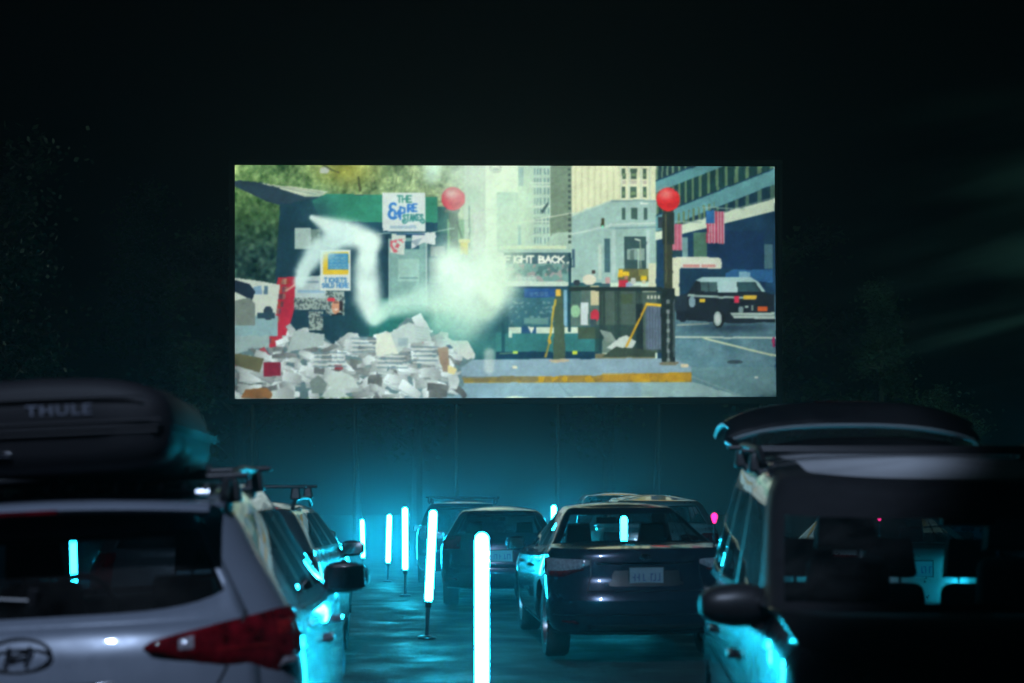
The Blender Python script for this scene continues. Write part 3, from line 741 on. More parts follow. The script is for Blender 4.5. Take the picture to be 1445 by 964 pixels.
        zh = interp(2.0, s.roof)
        for ri, (y, xs) in enumerate(rows):
            if y < s.g_base[0]+.15: continue
            for x in xs:
                b = MB(); wd = .44 if ri == 0 else .40; top = zh-.44 if ri == 0 else zh-.62
                b.box((x, y+.25, .62), (wd, .5, .18)); tilt = Matrix.Rotation(R(12), 3, 'X')
                h = top-.62; b.box((x, y-.05-h*.1, .62+h/2), (wd, .14, h), rot=tilt, taper=.82)
                o = b.build('seat', M_seat, s.root, bevel=.05)
                if x == 0 and not s.midhead: continue
                b = MB(); b.box((x, y-.12-h*.2, top+.12), (.27, .11, .19), rot=tilt, taper=.85); b.tube([(x-.06, y-.1-h*.2, top-.05), (x-.06, y-.12-h*.2, top+.1)], .008, 6); b.tube([(x+.06, y-.1-h*.2, top-.05), (x+.06, y-.12-h*.2, top+.1)], .008, 6)
                b.build('headrest', M_seat, o, bevel=.035)
        b = MB(); yv = s.g_top[1]-.02; b.box((0, yv, interp(yv, s.roof)-.16), (.22, .025, .07)); b.build('rear_view_mirror', M_trim, s.root, bevel=.01)
    def add_wheels(s):
        for wy in s.wheels:
            for sg in (1, -1):
                xc = s.warp(s.W*.98, wy)-.13; r = s.wr
                b = MB(); b.lathe([(r*.66, -.1), (r*.93, -.11), (r, -.075), (r, .075), (r*.93, .11), (r*.66, .1)], (xc*sg, wy, r), 'X', 36, closed=True)
                w = b.build('wheel', M_rubber, s.root)
                b = MB(); k = sg
                b.lathe([(r*.68, .095*k), (r*.64, .10*k), (r*.60, .05*k), (r*.58, -.08*k)], (xc*sg, wy, r), 'X', 36)
                b.lathe([(.001, .075*k), (.05, .075*k), (.07, .05*k)], (xc*sg, wy, r), 'X', 18)
                for q in range(7):
                    a = 2*PI*q/7
                    for da in (-.13, .13):
                        c = Vector((xc*sg+.06*k, wy+math.cos(a+da*.5)*r*.34, r+math.sin(a+da*.5)*r*.34))
                        b.box(c, (.025, r*.56, .022), rot=Matrix.Rotation(a+da*.35, 3, 'X'))
                b.lathe([(.001, 0), (r*.5, 0)], (xc*sg-.04*k, wy, r), 'X', 24)
                b.build('rim', M_rim, w, ang=30)
                b = MB()   # dark wheel housing
                ra = s.wr+.06; n = 14
                for q in range(n):
                    a0, a1 = PI*q/n, PI*(q+1)/n
                    p = lambda a, x: (x, wy+ra*math.cos(a), s.wr+ra*math.sin(a))
                    b.quad(p(a0, xc*sg+.12*k), p(a1, xc*sg+.12*k), p(a1, xc*sg-.28*k), p(a0, xc*sg-.28*k))
                    b.quad(p(a0, xc*sg-.28*k), p(a1, xc*sg-.28*k), (xc*sg-.28*k, wy, s.wr), (xc*sg-.28*k, wy, s.wr))
                b.build('wheel_housing', M_trim, s.root)
    def mirror(s, y, z, mat=None, out=.10, size=(.22, .12, .155), sides=(1, -1)):
        for sg in sides:
            xb = s.warp(s.W*.95, y); cx = (xb+out)*sg
            b = MB(); n, m = 14, 10; g = []
            for i in range(m+1):   # egg shaped shell, blunt at the glass side, pointed outboard and forward
                th = PI*i/m; r = []
                for j in range(n):
                    ph = 2*PI*j/n
                    X = math.copysign(abs(math.cos(th))**.65, math.cos(th)); Rr = math.sin(th)**.6
                    yy = Rr*math.sin(ph); zz = Rr*math.copysign(abs(math.cos(ph))**.75, math.cos(ph))
                    if yy < 0: yy *= .35
                    taper = 1-.22*(X > 0)*X
                    r.append(b.vert((cx+sg*X*size[0]/2, y+yy*size[1]*.6, z+zz*size[2]/2*taper)))
                g.append(r)
            for i in range(m):
                for j in range(n): b.face([g[i][j], g[i][(j+1) % n], g[i+1][(j+1) % n], g[i+1][j]])
            o = b.build('side_mirror', mat or M_trim, s.root, ang=70)
            b = MB(); b.box((cx, y-size[1]*.225, z), (size[0]*.82, .006, size[2]*.72)); b.build('mirror_glass', M_mirror, o, bevel=.002)
            b = MB(); b.box(((xb-.04)*sg, y+.03, z-size[2]*.42), (.16, .06, .035)); b.build('mirror_arm', M_trim, o, bevel=.01)
    def handles(s, ys, z, mat=None):
        for y in ys:
            for sg in (1, -1):
                t = (z-s.sill)/(interp(y, s.belt)-s.sill); v = s.lower('s', .5, t, True); x = s.warp(v.x/(1-s.barrel*abs((v.y-s.L/2)/(s.L/2))**2.5), y)
                b = MB(); b.tube([(sg*(x-.01), y-.1, z), (sg*(x+.03), y-.07, z), (sg*(x+.03), y+.07, z), (sg*(x-.01), y+.1, z)], .014, 8)
                b.build('door_handle', mat or s.paint, s.root)
    def plate(s, z, w=.305, h=.155, u=0, y=None, off=.02, parent=None):
        p, n = s.rear_at(u, z, off=off)
        b = MB(); b.box(p, (w, .008, h)); pr = random.Random(int(z*1000)+int(s.L*100)); x = -w*.4
        for i in range(7):
            if i == 3: x += .03; continue
            k = .033
            yy = p.y-.006
            b.box((p.x+x+k/2, yy, p.z-.008), (.009, .003, .07), 1); b.box((p.x+x+k/2+.012*pr.choice((-1, 1)), yy, p.z-.008+pr.choice((-.03, 0, .03))), (.02, .003, .010), 1); x += k+.006
        o = b.build('license_plate', [M_plate, M_plateink], parent or s.root, smooth=False)
        b = MB(); b.box((p.x, p.y+.006, p.z), (w+.024, .008, h+.024)); b.build('plate_frame', M_trim, o, smooth=False)
        return o
    def rack(s, ys, zr=.09, rail=True, wide=None, mat=None):
        w = (wide or s.gw[1]-.03); mat = mat or M_trim
        y0, y1 = min(ys)-.25, max(ys)+.25
        rk = None
        if rail:
            for sg in (1, -1):
                b = MB(); pts = []
                for i in range(13):
                    y = lerp(y0, y1, i/12); lift = min(1, min(i, 12-i)/1.5)*.055
                    pts.append((sg*w*(1), y, interp(y, s.roof)-.03+lift))
                b.tube(pts, .017, 8)
                rk = b.build('roof_rail', mat, s.root)
        for y in ys:
            b = MB(); z = interp(y, s.roof)+zr
            b.box((0, y, z), (w*2+.16, .07, .026)); o = b.build('crossbar', mat, s.root, bevel=.01)
            for sg in (1, -1):
                b = MB(); b.box((sg*w, y, z-.055), (.09, .11, .10), taper=.7); b.build('bar_foot', M_trim, o, bevel=.015)
    def place(s, x, y, yaw, lift=0):
        "put the rear of the car at (x, y), wheels on the ground"
        c, n = math.cos(yaw), math.sin(yaw)
        def W(lx, ly): return Vector((x+lx*c-ly*n, y+lx*n+ly*c, 0))
        q = {}
        for wy in s.wheels:
            for sg in (1, -1):
                p = W(sg*.78, wy); p.z = ground_z(p.x, p.y); q[(wy, sg)] = p
        a, b = s.wheels
        f = ((q[(b, 1)]+q[(b, -1)])/2-(q[(a, 1)]+q[(a, -1)])/2).normalized()
        r = ((q[(a, 1)]+q[(b, 1)])/2-(q[(a, -1)]+q[(b, -1)])/2).normalized()
        up = r.cross(f).normalized(); r = f.cross(up)
        m = Matrix((r, f, up)).transposed().to_4x4()
        o = (q[(a, 1)]+q[(a, -1)])/2-f*a+up*lift
        s.root.matrix_world = Matrix.Translation(o) @ m

def ground_z(x, y):
    h = interp(y, [(-30, .1), (4, .0), (8, .02), (13, .10), (20, .08), (25, .03), (29, -.1), (36, -.32), (60, -.7), (200, -1.6)])
    h += .145*math.exp(-((x+.55)/.60)**2)*math.exp(-((y-7)/2.6)**2)
    h += .012*math.sin(x*1.7+y*.6)*math.sin(y*1.3-x*.4)*(1 if y < 60 else 0)
    return h
# ---------------------------------------------------------------- ground, haze, sky, light
def axis(pts):
    o = []
    for (a, b, st) in pts: o += list(np.arange(a, b, st))
    return o+[pts[-1][1]]
gx = axis([(-150, -30, 12), (-30, -8, 1.5), (-8, 8, .25), (8, 30, 1.5), (30, 150, 12)]); gy = axis([(-60, -10, 10), (-10, 2, 1), (2, 30, .25), (30, 64, 1), (64, 240, 11)])
b = MB()
for y in gy:
    for x in gx: b.v.append((x, y, ground_z(x, y)))
nx = len(gx)
for j in range(len(gy)-1):
    for i in range(nx-1): b.f.append([j*nx+i, j*nx+i+1, (j+1)*nx+i+1, (j+1)*nx+i]); b.m.append(0)
m, nt, p = nodes('gravel and worn asphalt')
f1, _ = noise_into(nt, None, .55, 6, 0, 1, coord='Object', dist=.4); mix_col(nt, p.inputs['Base Color'], f1, (.014, .014, .014), (.09, .088, .08))
p.inputs['Specular IOR Level'].default_value = .4
noise_into(nt, p.inputs['Roughness'], 1.6, 6, .36, .95, coord='Object')
f2, _ = noise_into(nt, None, 14, 8, 0, 1, rough=.75, coord='Object'); bump(nt, p, f2, .9, .06)
tag(b.build('ground', m, fix=False), kind='structure')

# haze: even air round everything
b = MB(); b.box((0, 88, 15.5), (306, 312, 38.0)); hz = b.build('haze', None if False else M_trim, smooth=False)
m = bpy.data.materials.new('haze air'); m.use_nodes = True; nt = m.node_tree; nt.nodes.clear()
out = nt.nodes.new('ShaderNodeOutputMaterial'); pv = nt.nodes.new('ShaderNodeVolumePrincipled')
pv.inputs['Color'].default_value = (.92, .95, .97, 1); pv.inputs['Density'].default_value = HAZE; pv.inputs['Anisotropy'].default_value = .65
nt.links.new(pv.outputs[0], out.inputs['Volume'])
hz.data.materials.clear(); hz.data.materials.append(m); tag(hz, 'thin night haze hanging over the lot and glowing round the tubes', 'haze', kind='stuff')

# low bank of mist that hangs between the cars and catches the light of the tubes
b = MB(); b.box((-.5, 29, 2.2), (30, 50, 6.4)); ms = b.build('mist', M_trim, smooth=False)
m = bpy.data.materials.new('low mist'); m.use_nodes = True; nt = m.node_tree; nt.nodes.clear()
out = nt.nodes.new('ShaderNodeOutputMaterial'); pv = nt.nodes.new('ShaderNodeVolumePrincipled'); pv.inputs['Color'].default_value = (.35, .85, 1, 1); pv.inputs['Anisotropy'].default_value = .76  # cyan of the tube light is also put into the mist colour
tc = nt.nodes.new('ShaderNodeTexCoord'); sx = nt.nodes.new('ShaderNodeSeparateXYZ'); nt.links.new(tc.outputs['Object'], sx.inputs[0])
def math_node(op, a, bb=None):
    n = nt.nodes.new('ShaderNodeMath'); n.operation = op
    for i, q in enumerate((a, bb)):
        if q is None: continue
        if isinstance(q, (int, float)): n.inputs[i].default_value = q
        else: nt.links.new(q, n.inputs[i])
    return n.outputs[0]
def ramp(sock, a0, a1, c0, c1):
    r_ = nt.nodes.new('ShaderNodeMapRange'); r_.interpolation_type = 'SMOOTHSTEP'
    for k, q in zip(('From Min', 'From Max', 'To Min', 'To Max'), (a0, a1, c0, c1)): r_.inputs[k].default_value = q
    nt.links.new(sock, r_.inputs['Value']); return r_.outputs[0]
zf = ramp(sx.outputs[2], .0, 4.2, 1, 0); ax = math_node('ABSOLUTE', math_node('ADD', sx.outputs[0], .5)); xf = ramp(ax, 3.5, 13, 1, 0); yf = ramp(sx.outputs[1], 13, 34, .05, 1); yg = ramp(sx.outputs[1], 42, 54, 1, 0)
nn = nt.nodes.new('ShaderNodeTexNoise'); nn.inputs['Scale'].default_value = .22; nn.inputs['Detail'].default_value = 2; nt.links.new(tc.outputs['Object'], nn.inputs['Vector']); nf = ramp(nn.outputs['Fac'], .3, .7, .55, 1.45)
nt.links.new(math_node('MULTIPLY', math_node('MULTIPLY', math_node('MULTIPLY', zf, xf), math_node('MULTIPLY', yf, yg)), math_node('MULTIPLY', nf, MIST)), pv.inputs['Density'])
nt.links.new(pv.outputs[0], out.inputs['Volume']); ms.data.materials.clear(); ms.data.materials.append(m); tag(ms, 'low bank of mist tinted cyan like the tube light between the rows of cars', 'mist', kind='stuff')

w = bpy.data.worlds.new('World'); scene.world = w; w.use_nodes = True; nt = w.node_tree
sky = nt.nodes.new('ShaderNodeTexSky'); sky.sky_type = 'NISHITA'; sky.sun_disc = False; sky.sun_elevation = R(-4); sky.sun_rotation = R(190)
nt.links.new(sky.outputs[0], nt.nodes['Background'].inputs[0]); nt.nodes['Background'].inputs[1].default_value = WORLD_K

def lamp(kind, name, loc, target, power, col, size=None):
    l = bpy.data.lights.new(name, kind); l.energy = power; l.color = col
    o = bpy.data.objects.new(name, l); COL.objects.link(o); o.location = loc
    o.rotation_euler = (Vector(target)-Vector(loc)).to_track_quat('-Z', 'Y').to_euler()
    if size and kind == 'AREA': l.shape = 'RECTANGLE'; l.size, l.size_y = size
    return o, l
# smoke streaked to stand in for the projector's broken rays at the right
b = MB(); b.box((17, 46.5, 9.6), (16.0, 7, 13)); sm = b.build('smoke', M_trim, smooth=False)
m = bpy.data.materials.new('ray streak smoke'); m.use_nodes = True; nt = m.node_tree; nt.nodes.clear()
out = nt.nodes.new('ShaderNodeOutputMaterial'); pv = nt.nodes.new('ShaderNodeVolumePrincipled'); pv.inputs['Color'].default_value = (.6, 1, .9, 1); pv.inputs['Anisotropy'].default_value = .3
tc = nt.nodes.new('ShaderNodeTexCoord'); mp0 = nt.nodes.new('ShaderNodeMapping'); mp0.inputs['Rotation'].default_value = (0, R(13), 0)
mp = nt.nodes.new('ShaderNodeMapping'); mp.inputs['Scale'].default_value = (.09, .12, .85)
nt.links.new(tc.outputs['Object'], mp0.inputs[0]); nt.links.new(mp0.outputs[0], mp.inputs[0]); nn = nt.nodes.new('ShaderNodeTexNoise'); nn.inputs['Scale'].default_value = 1; nn.inputs['Detail'].default_value = 3; nn.inputs['Distortion'].default_value = .3; nt.links.new(mp.outputs[0], nn.inputs['Vector'])
sx = nt.nodes.new('ShaderNodeSeparateXYZ'); nt.links.new(tc.outputs['Object'], sx.inputs[0])
zf = math_node('MULTIPLY', ramp(sx.outputs[2], 3.2, 8.5, 0, 1), ramp(sx.outputs[2], 8.5, 16, 1, 0)); xf = math_node('MULTIPLY', ramp(sx.outputs[0], 9.0, 19, 0, 1), ramp(sx.outputs[0], 19, 25, 1, 0)); yf = math_node('MULTIPLY', ramp(sx.outputs[1], 43, 45.5, 0, 1), ramp(sx.outputs[1], 47.5, 50, 1, 0))
nt.links.new(math_node('MULTIPLY', math_node('MULTIPLY', zf, math_node('MULTIPLY', xf, yf)), ramp(nn.outputs['Fac'], .42, .68, 0, SMOKE)), pv.inputs['Density'])
nt.links.new(pv.outputs[0], out.inputs['Volume']); sm.data.materials.clear(); sm.data.materials.append(m); tag(sm, 'faint green smoke shaped into projector rays right of the screen', 'smoke', kind='stuff')

o, l = lamp('SPOT', 'unseen_overhead_spot', (-1.6, -1, 10), (-1.6-.15*10, -1+.75*10, 10-.64*10), LAMP_W, (.54, .70, 1.0)); l.spot_size = R(56.5); l.spot_blend = .12; l.shadow_soft_size = .14  # unseen lamp above the camera, cone edge shaped to leave the hood dark
# the projector: an even beam, its rays are shaped into the smoke
o, l = lamp('SPOT', 'projector_beam', (17, -14, 9.5), (4.0, 60, 9.9), PROJ_W, (.40, 1.0, .80)); l.spot_size = R(26); l.spot_blend = .12; l.shadow_soft_size = .02
if 0:
  l.use_nodes = True; nt = l.node_tree; em = [n for n in nt.nodes if n.type == 'EMISSION'][0]
  tc = nt.nodes.new('ShaderNodeTexCoord'); mp = nt.nodes.new('ShaderNodeMapping'); n1 = nt.nodes.new('ShaderNodeTexNoise'); mp.inputs['Scale'].default_value = (5, 17, 5)
  nt.links.new(tc.outputs['Normal'], mp.inputs[0]); nt.links.new(mp.outputs[0], n1.inputs['Vector']); n1.inputs['Scale'].default_value = 1.0; n1.inputs['Detail'].default_value = 2
  mr = nt.nodes.new('ShaderNodeMapRange'); mr.inputs['From Min'].default_value = .42; mr.inputs['From Max'].default_value = .68; mr.inputs['To Min'].default_value = .15; mr.inputs['To Max'].default_value = 2.5
  nt.links.new(n1.outputs['Fac'], mr.inputs['Value']); nt.links.new(mr.outputs[0], em.inputs['Strength'])

# ---------------------------------------------------------------- the screen
SY = 60.0
scr = empty('movie_screen', (at(713, 563, SY).x, SY+.15, ground_z(0, SY))); tag(scr, 'huge lit outdoor cinema screen showing a steamy city street corner', 'cinema screen')
inv = Vector(scr.location)
c4 = [at(331.5, 233, SY), at(1093, 235, SY), at(1095.5, 560, SY), at(331.5, 563, SY)]
uu = np.linspace(0, 1, PW); vv = np.linspace(0, 1, PH); U, V = np.meshgrid(uu, vv)
co = [np.array(c) for c in c4]
pos = (co[0][None, None]*((1-U)*(1-V))[..., None]+co[1][None, None]*(U*(1-V))[..., None]+co[2][None, None]*(U*V)[..., None]+co[3][None, None]*((1-U)*V)[..., None])-np.array(inv)
idx = np.arange(PW*PH).reshape(PH, PW)
quads = np.stack([idx[1:, :-1], idx[1:, 1:], idx[:-1, 1:], idx[:-1, :-1]], -1).reshape(-1, 4)
me = bpy.data.meshes.new('screen_surface'); me.vertices.add(PW*PH); me.vertices.foreach_set('co', pos.reshape(-1).astype(np.float32))
me.loops.add(quads.size); me.loops.foreach_set('vertex_index', quads.reshape(-1).astype(np.int32))
me.polygons.add(len(quads)); me.polygons.foreach_set('loop_start', np.arange(0, quads.size, 4, dtype=np.int32)); me.polygons.foreach_set('loop_total', np.full(len(quads), 4, np.int32))
me.update(); me.validate()
ca = me.color_attributes.new('picture', 'FLOAT_COLOR', 'POINT')
ca.data.foreach_set('color', np.concatenate([LIN.reshape(-1, 3), np.ones((PW*PH, 1))], 1).reshape(-1).astype(np.float32))
m = bpy.data.materials.new('moving picture'); m.use_nodes = True; nt = m.node_tree; nt.nodes.clear()
out = nt.nodes.new('ShaderNodeOutputMaterial'); e = nt.nodes.new('ShaderNodeEmission'); a = nt.nodes.new('ShaderNodeAttribute'); a.attribute_name = 'picture'
nt.links.new(a.outputs['Color'], e.inputs[0]); e.inputs[1].default_value = SCREEN_K; nt.links.new(e.outputs[0], out.inputs[0]); m.cycles.emission_sampling = 'NONE'
me.materials.append(m); o = bpy.data.objects.new('screen_surface', me); COL.objects.link(o); o.parent = scr
x0, x1, z0, z1 = c4[0].x-inv.x, c4[2].x-inv.x, c4[3].z-inv.z, c4[0].z-inv.z
M_frame = plain('screen frame black', (.004, .004, .004), .9)
b = MB(); b.box(((x0+x1)/2, .05, (z0+z1)/2), (x1-x0+.1, .2, z1-z0+.1)); b.build('screen_backing', M_frame, scr, smooth=False)
b = MB()
b.box(((x0+x1)/2, 0, z1+.11), (x1-x0+.5, .34, .2)); b.box(((x0+x1)/2, 0, z0-.11), (x1-x0+.5, .34, .2)); b.box((x0-.15, 0, (z0+z1)/2), (.2, .34, z1-z0)); b.box((x1+.15, 0, (z0+z1)/2), (.2, .34, z1-z0))
b.build('frame', M_frame, scr, smooth=False)
for u in (352, 498, 643, 788, 932, 1076):
    x = at(u, 0, SY).x-inv.x
    b = MB(); b.tube([(x, .4, -.3), (x, .4, z1)], .075, 8); b.tube([(x, .4, z0+.2), (x, 4.2, -.3)], .05, 8)
    b.build('post', plain('steel', (.05, .052, .055), .6, .3) if u == 352 else bpy.data.materials['steel'], scr)

# ---------------------------------------------------------------- tube lights on stands
def tube_light(u, v, Y, lean=0, label='', length=1.0, r=.042, leany=0):
    "u, v: top of the tube in the photograph"
    top = at(u, v, Y); g = ground_z(top.x, Y)
    root = empty('tube_light', (top.x-math.tan(R(lean))*(top.z-g), Y, g)); tag(root, label, 'light tube', 'glowing light tubes on stands down the aisle')
    h = (top.z-g)/math.cos(R(lean)); root.rotation_euler = (R(leany), R(lean), 0)
    b = MB(); z0 = h-length
    prof = [(.001, z0)]+[(r*math.sin(a), z0+r-r*math.cos(a)) for a in (.5, 1.0, PI/2)]+[(r, h-r)]+[(r*math.cos(a), h-r+r*math.sin(a)) for a in (.5, 1.0)]+[(.001, h)]
    b.lathe(prof, seg=12); b.build('tube', M_tube, root, ang=80)
    b = MB(); b.lathe([(.03, z0-.055), (.034, z0-.05), (.034, z0+.012), (.02, z0+.02)], seg=14); b.build('socket', M_trim, root)
    b = MB(); b.tube([(0, 0, .015), (0, 0, z0-.04)], .022, 12); b.build('pole', M_pole, root)
    b = MB(); b.lathe([(.001, .0), (.095, .0), (.10, .012), (.09, .022), (.035, .035), (.001, .035)], seg=28); b.build('base', M_pole, root)
    return root
tube_light(680, 752, 8.4, 0, 'nearest and largest glowing tube, at the open end of the aisle', r=.039)
tube_light(611.5, 720, 15.4, 3.0, 'glowing tube leaning right beside the dark hatchback')
tube_light(571.5, 716, 22.5, -.3, 'tall glowing tube third along the aisle', r=.045)
tube_light(549.5, 726, 29, 1.6, 'slim glowing tube fourth along the aisle', r=.05)
tube_light(511, 733, 36.5, -1.5, 'farthest glowing tube, leftmost in the aisle', r=.055)
tube_light(880.5, 728, 18.6, 0, 'glowing tube seen through the rear window of the dark sedan', r=.045)
tube_light(781.5, 713, 27, 0, 'glowing tube whose tip shows over the roof corner of the sedan', r=.05)
tube_light(103, 760, 12.5, -1.5, 'glowing tube seen through the rear glass of the white SUV', r=.03, length=.8)
tube_light(722.5+5.6*F/13, 728, 13, 0, 'glowing tube that lights the silver sedan behind the smoke grey SUV', r=.045)
def marker(u, v, Y, label):
    p = at(u, v, Y); g = ground_z(p.x, Y); root = empty('marker_lamp', (p.x, Y, g)); tag(root, label, 'lamp', 'pink marker lamps on thin poles'); h = p.z-g
    b = MB(); b.lathe([(.001, h-.05), (.014, h-.045), (.028, h), (.03, h+.02), (.02, h+.04), (.001, h+.05)], seg=14); b.build('bulb', M_pink, root)
    b = MB(); b.tube([(0, 0, 0), (0, 0, h-.05)], .01, 8); b.build('pole', M_pole, root)
marker(1241, 729, 16, 'pink lamp on a thin pole seen through the windshield of the smoke grey SUV')
marker(1008, 731, 13.5, 'pink lamp seen in the gap left of the smoke grey SUV')

# ---------------------------------------------------------------- the cars
# near left: pearl SUV with roof box
sv = Car('suv', 'pearl white SUV with red tail lamps and a black roof box, nearest on the left', M_pearl, glass_rear=M_privacy, glass_side=M_glass, category='car',
    L=4.7, W=.94, belt=[(0, 1.15), (.6, 1.14), (2.0, 1.09), (3.5, 1.06), (4.0, 1.0), (4.7, .78)],
    prof=[(0, .88, .12, .12), (.12, .96, .03, .03), (.3, .99, -.02, 0), (.42, 1.0, .0, .04), (.50, 1.0, .05, .05), (.75, 1.0, .09, .12), (.92, .985, .13, .22), (1, .955, .17, .30)],
    Dr=.46, n=2.5, g_base=(.23, 3.55), g_top=(.46, 2.75), gw=(.885, .66), roof=[(0, 1.575), (.5, 1.60), (1.4, 1.685), (2.3, 1.69), (3.0, 1.61)], roofmat=M_panroof, midhead=False, gDr=.42, crown=.03, hoodrise=.025, wincurve=.20,
    side=[.14, .34, .37, .62, .65, .95], rearwin=.83, wintop=.81, winbot=.09)
body = sv.root
sv.side_line('door_gap', [(1.42, 1.05), (1.36, .7), (1.30, .45)]); sv.side_line('door_gap', [(2.42, 1.05), (2.44, .4)]); sv.side_line('door_gap', [(3.42, 1.0), (3.5, .4)])
sv.side_line('side_molding', [(1.3, .52), (2.4, .54), (3.5, .54)], .05, M_chrome); sv.handles((1.65, 2.65), .95)
sv.mirror(3.0, 1.14, M_trim, size=(.25, .15, .17)); sv.rack((.95, 1.95), zr=.03)
for sg in (1, -1):
    # wrap-round lamp: pointed inboard tip, deep outboard end
    tl = sv.patch('taillight', .40*sg, 1.08*sg, lambda t: 1.095+.085*min(1, t*1.35)**.6, lambda t: 1.085-.08*min(1, t*2.4)**.6-.045*math.sin(PI*max(0, t-.55)/.45)*(t > .55), M_red, off=.02, nu=24)
    sv.patch('lamp_band', .62*sg, .88*sg, lambda t: 1.085, lambda t: 1.035, M_redbright, off=.026, nu=8, nz_=2, parent=tl)
    sv.patch('lamp_cell', .50*sg, .585*sg, lambda t: 1.115+.02*t, lambda t: 1.055-.01*t, M_redclear, off=.026, nu=4, nz_=3, parent=tl); sv.patch('lamp_cell', .86*sg, 1.01*sg, lambda t: 1.155, lambda t: 1.06, M_redbright, off=.024, nu=5, nz_=3, parent=tl); sv.patch('lamp_cell', .88*sg, 1.0*sg, lambda t: 1.02, lambda t: .975, M_redclear, off=.024, nu=5, nz_=3, parent=tl)
    sv.patch('reflector', .55*sg, .80*sg, lambda t: .50, lambda t: .46, M_red, off=.012, nu=6, nz_=2)
sv.seam('tailgate_gap', [(-.62+.04*i, .925+.0*i) for i in range(32)], w=.012)
for sg in (1, -1): sv.seam('tailgate_gap', [(.64*sg, .93), (.68*sg, 1.0), (.73*sg, 1.10), (.76*sg, 1.19)], w=.009)
sv.patch('garnish', -.32, .32, lambda t: .99, lambda t: .955, M_chrome, off=.012, nu=12, nz_=2)
sv.plate(.86)
# chrome oval badge with slanted letter
p, n = sv.rear_at(0, 1.085, off=.012)
b = MB(); ring = [(p.x+.105*math.cos(2*PI*i/32), p.y, p.z+.055*math.sin(2*PI*i/32)) for i in range(33)]
b.tube(ring, .0065, 8, caps=False)
for x0_, x1_ in ((-.045, -.022), (.022, .045)): b.tube([(p.x+x0_, p.y, p.z-.031), (p.x+x0_*.4+x1_*.6+.004, p.y-.002, p.z+.031)], .0075, 8)
b.tube([(p.x-.032, p.y, p.z-.010), (p.x, p.y-.002, p.z+.004), (p.x+.032, p.y, p.z+.010)], .0065, 8)
b.build('badge', M_chrome, sv.o_tailgate)
# spoiler lip over the rear glass
b = MB(); g = []
for i in range(25):
    x = -.62+1.24*i/24; y = .20+.13*(abs(x)/.62)**2; zt = 1.598-.03*(x/.62)**2
    r = [b.vert((x, y+.42, zt+.012)), b.vert((x, y+.16, zt+.006)), b.vert((x, y+.02, zt-.012)), b.vert((x, y, zt-.028)), b.vert((x, y+.02, zt-.042)), b.vert((x, y+.22, zt-.045))]
    g.append(r)
for A, Bq in zip(g, g[1:]):
    for j in range(5): b.face([A[j], Bq[j], Bq[j+1], A[j+1]])
sp = b.build('spoiler', M_pearl, sv.root, ang=50)
b = MB(); b.box((0, .205, 1.564), (.26, .02, .014)); b.build('brake_lamp', M_red, sp)
b = MB(); b.tube([(0, .30, 1.22), (.02, .285, 1.30)], .018, 8); b.tube([(.02, .285, 1.26), (-.36, .27, 1.30)], .007, 6); b.build('rear_wiper', M_trim, sv.root)
b = MB(); b.box((0, .8, 1.70), (.05, .16, .05), taper=.5); b.build('antenna', M_trim, sv.root, bevel=.01)
sv.place(at(35, 0, 4.72).x+.035, 4.62, R(4.7), lift=-.02)
T = sv.root.matrix_world.copy()

b = MB()
for row, (yy, zz, n_, x0_) in enumerate(((.93, .085, 15, -.60), (.60, .045, 15, -.57))):
    for i in range(n_):
        x = x0_+.082*i; z = interp(yy, sv.roof)-.004+zz-.02*(x/.6)**2; b.tube([(x, yy, z-.018), (x+.004, yy-.005, z+.004), (x+.012, yy-.01, z+.010)], [.008, .009, .005], 6)
b.tube([(-.62, .93, interp(.93, sv.roof)+.03), (.62, .93, interp(.93, sv.roof)+.03)], .010, 6); b.tube([(-.59, .6, interp(.6, sv.roof)+.005), (.59, .6, interp(.6, sv.roof)+.005)], .010, 6)
b.build('studded_strip', M_rim, sv.root)
# roof box: tapered shell with lid line, on its own (it can be lifted off)
bx = empty('roof_box'); tag(bx, 'black roof cargo box strapped on the rails of the white SUV', 'roof box')
def box_ring(y, w, zb, zt, k=4.6, n=36):
    r = []
    for i in range(n):
        a = 2*PI*i/n; c, s_ = math.cos(a), math.sin(a)
        x = w*math.copysign(abs(c)**(2/k), c); z = (zb+zt)/2+(zt-zb)/2*math.copysign(abs(s_)**(2/k), s_); z -= .03*(x/w)**2*(s_ > 0)
        x *= 1-.10*max(0, s_)
        r.append((x, y, z))
    return r
secs = [(0, .28, .08, .24), (.01, .38, .03, .33), (.04, .435, .008, .375), (.10, .455, 0, .395), (.5, .46, 0, .405), (1.0, .455, 0, .40), (1.35, .43, 0, .37), (1.65, .38, .005, .30), (1.85, .30, .02, .23), (1.95, .2, .05, .17), (1.97, .05, .08, .13)]
b = MB(); rings = [[b.vert(p_) for p_ in box_ring(*s_)] for s_ in secs]
for A, Bq in zip(rings, rings[1:]):
    for i in range(36): b.face([A[i], A[(i+1) % 36], Bq[(i+1) % 36], Bq[i]])
b.face(rings[0]); b.face(rings[-1][::-1]); b.build('shell', M_boxshell, bx, ang=60)
b = MB()
for z, w_ in ((.155, .462), (.175, .466)):
    pts = [(-w_, 1.3, z), (-w_-.002, .5, z), (-w_+.004, .1, z), (-w_+.06, .012, z), (-.2, -.006, z), (.2, -.006, z), (w_-.06, .012, z), (w_-.004, .1, z), (w_+.002, .5, z), (w_, 1.3, z)]
    b.tube(pts, .007, 6)
b.build('lid_edge', M_boxshell, bx)
b = MB(); b.tube([(-.36, -.004, .30), (.36, -.004, .30)], .006, 6); b.tube([(-.42, .0, .20), (.42, .0, .20)], .006, 6); b.build('shell_rib', M_boxshell, bx)
cu = bpy.data.curves.new('t', 'FONT'); cu.body = 'THULE'; cu.size = .060; cu.extrude = .0015; cu.align_x = 'CENTER'; cu.space_character = 1.15; cu.offset = .0012
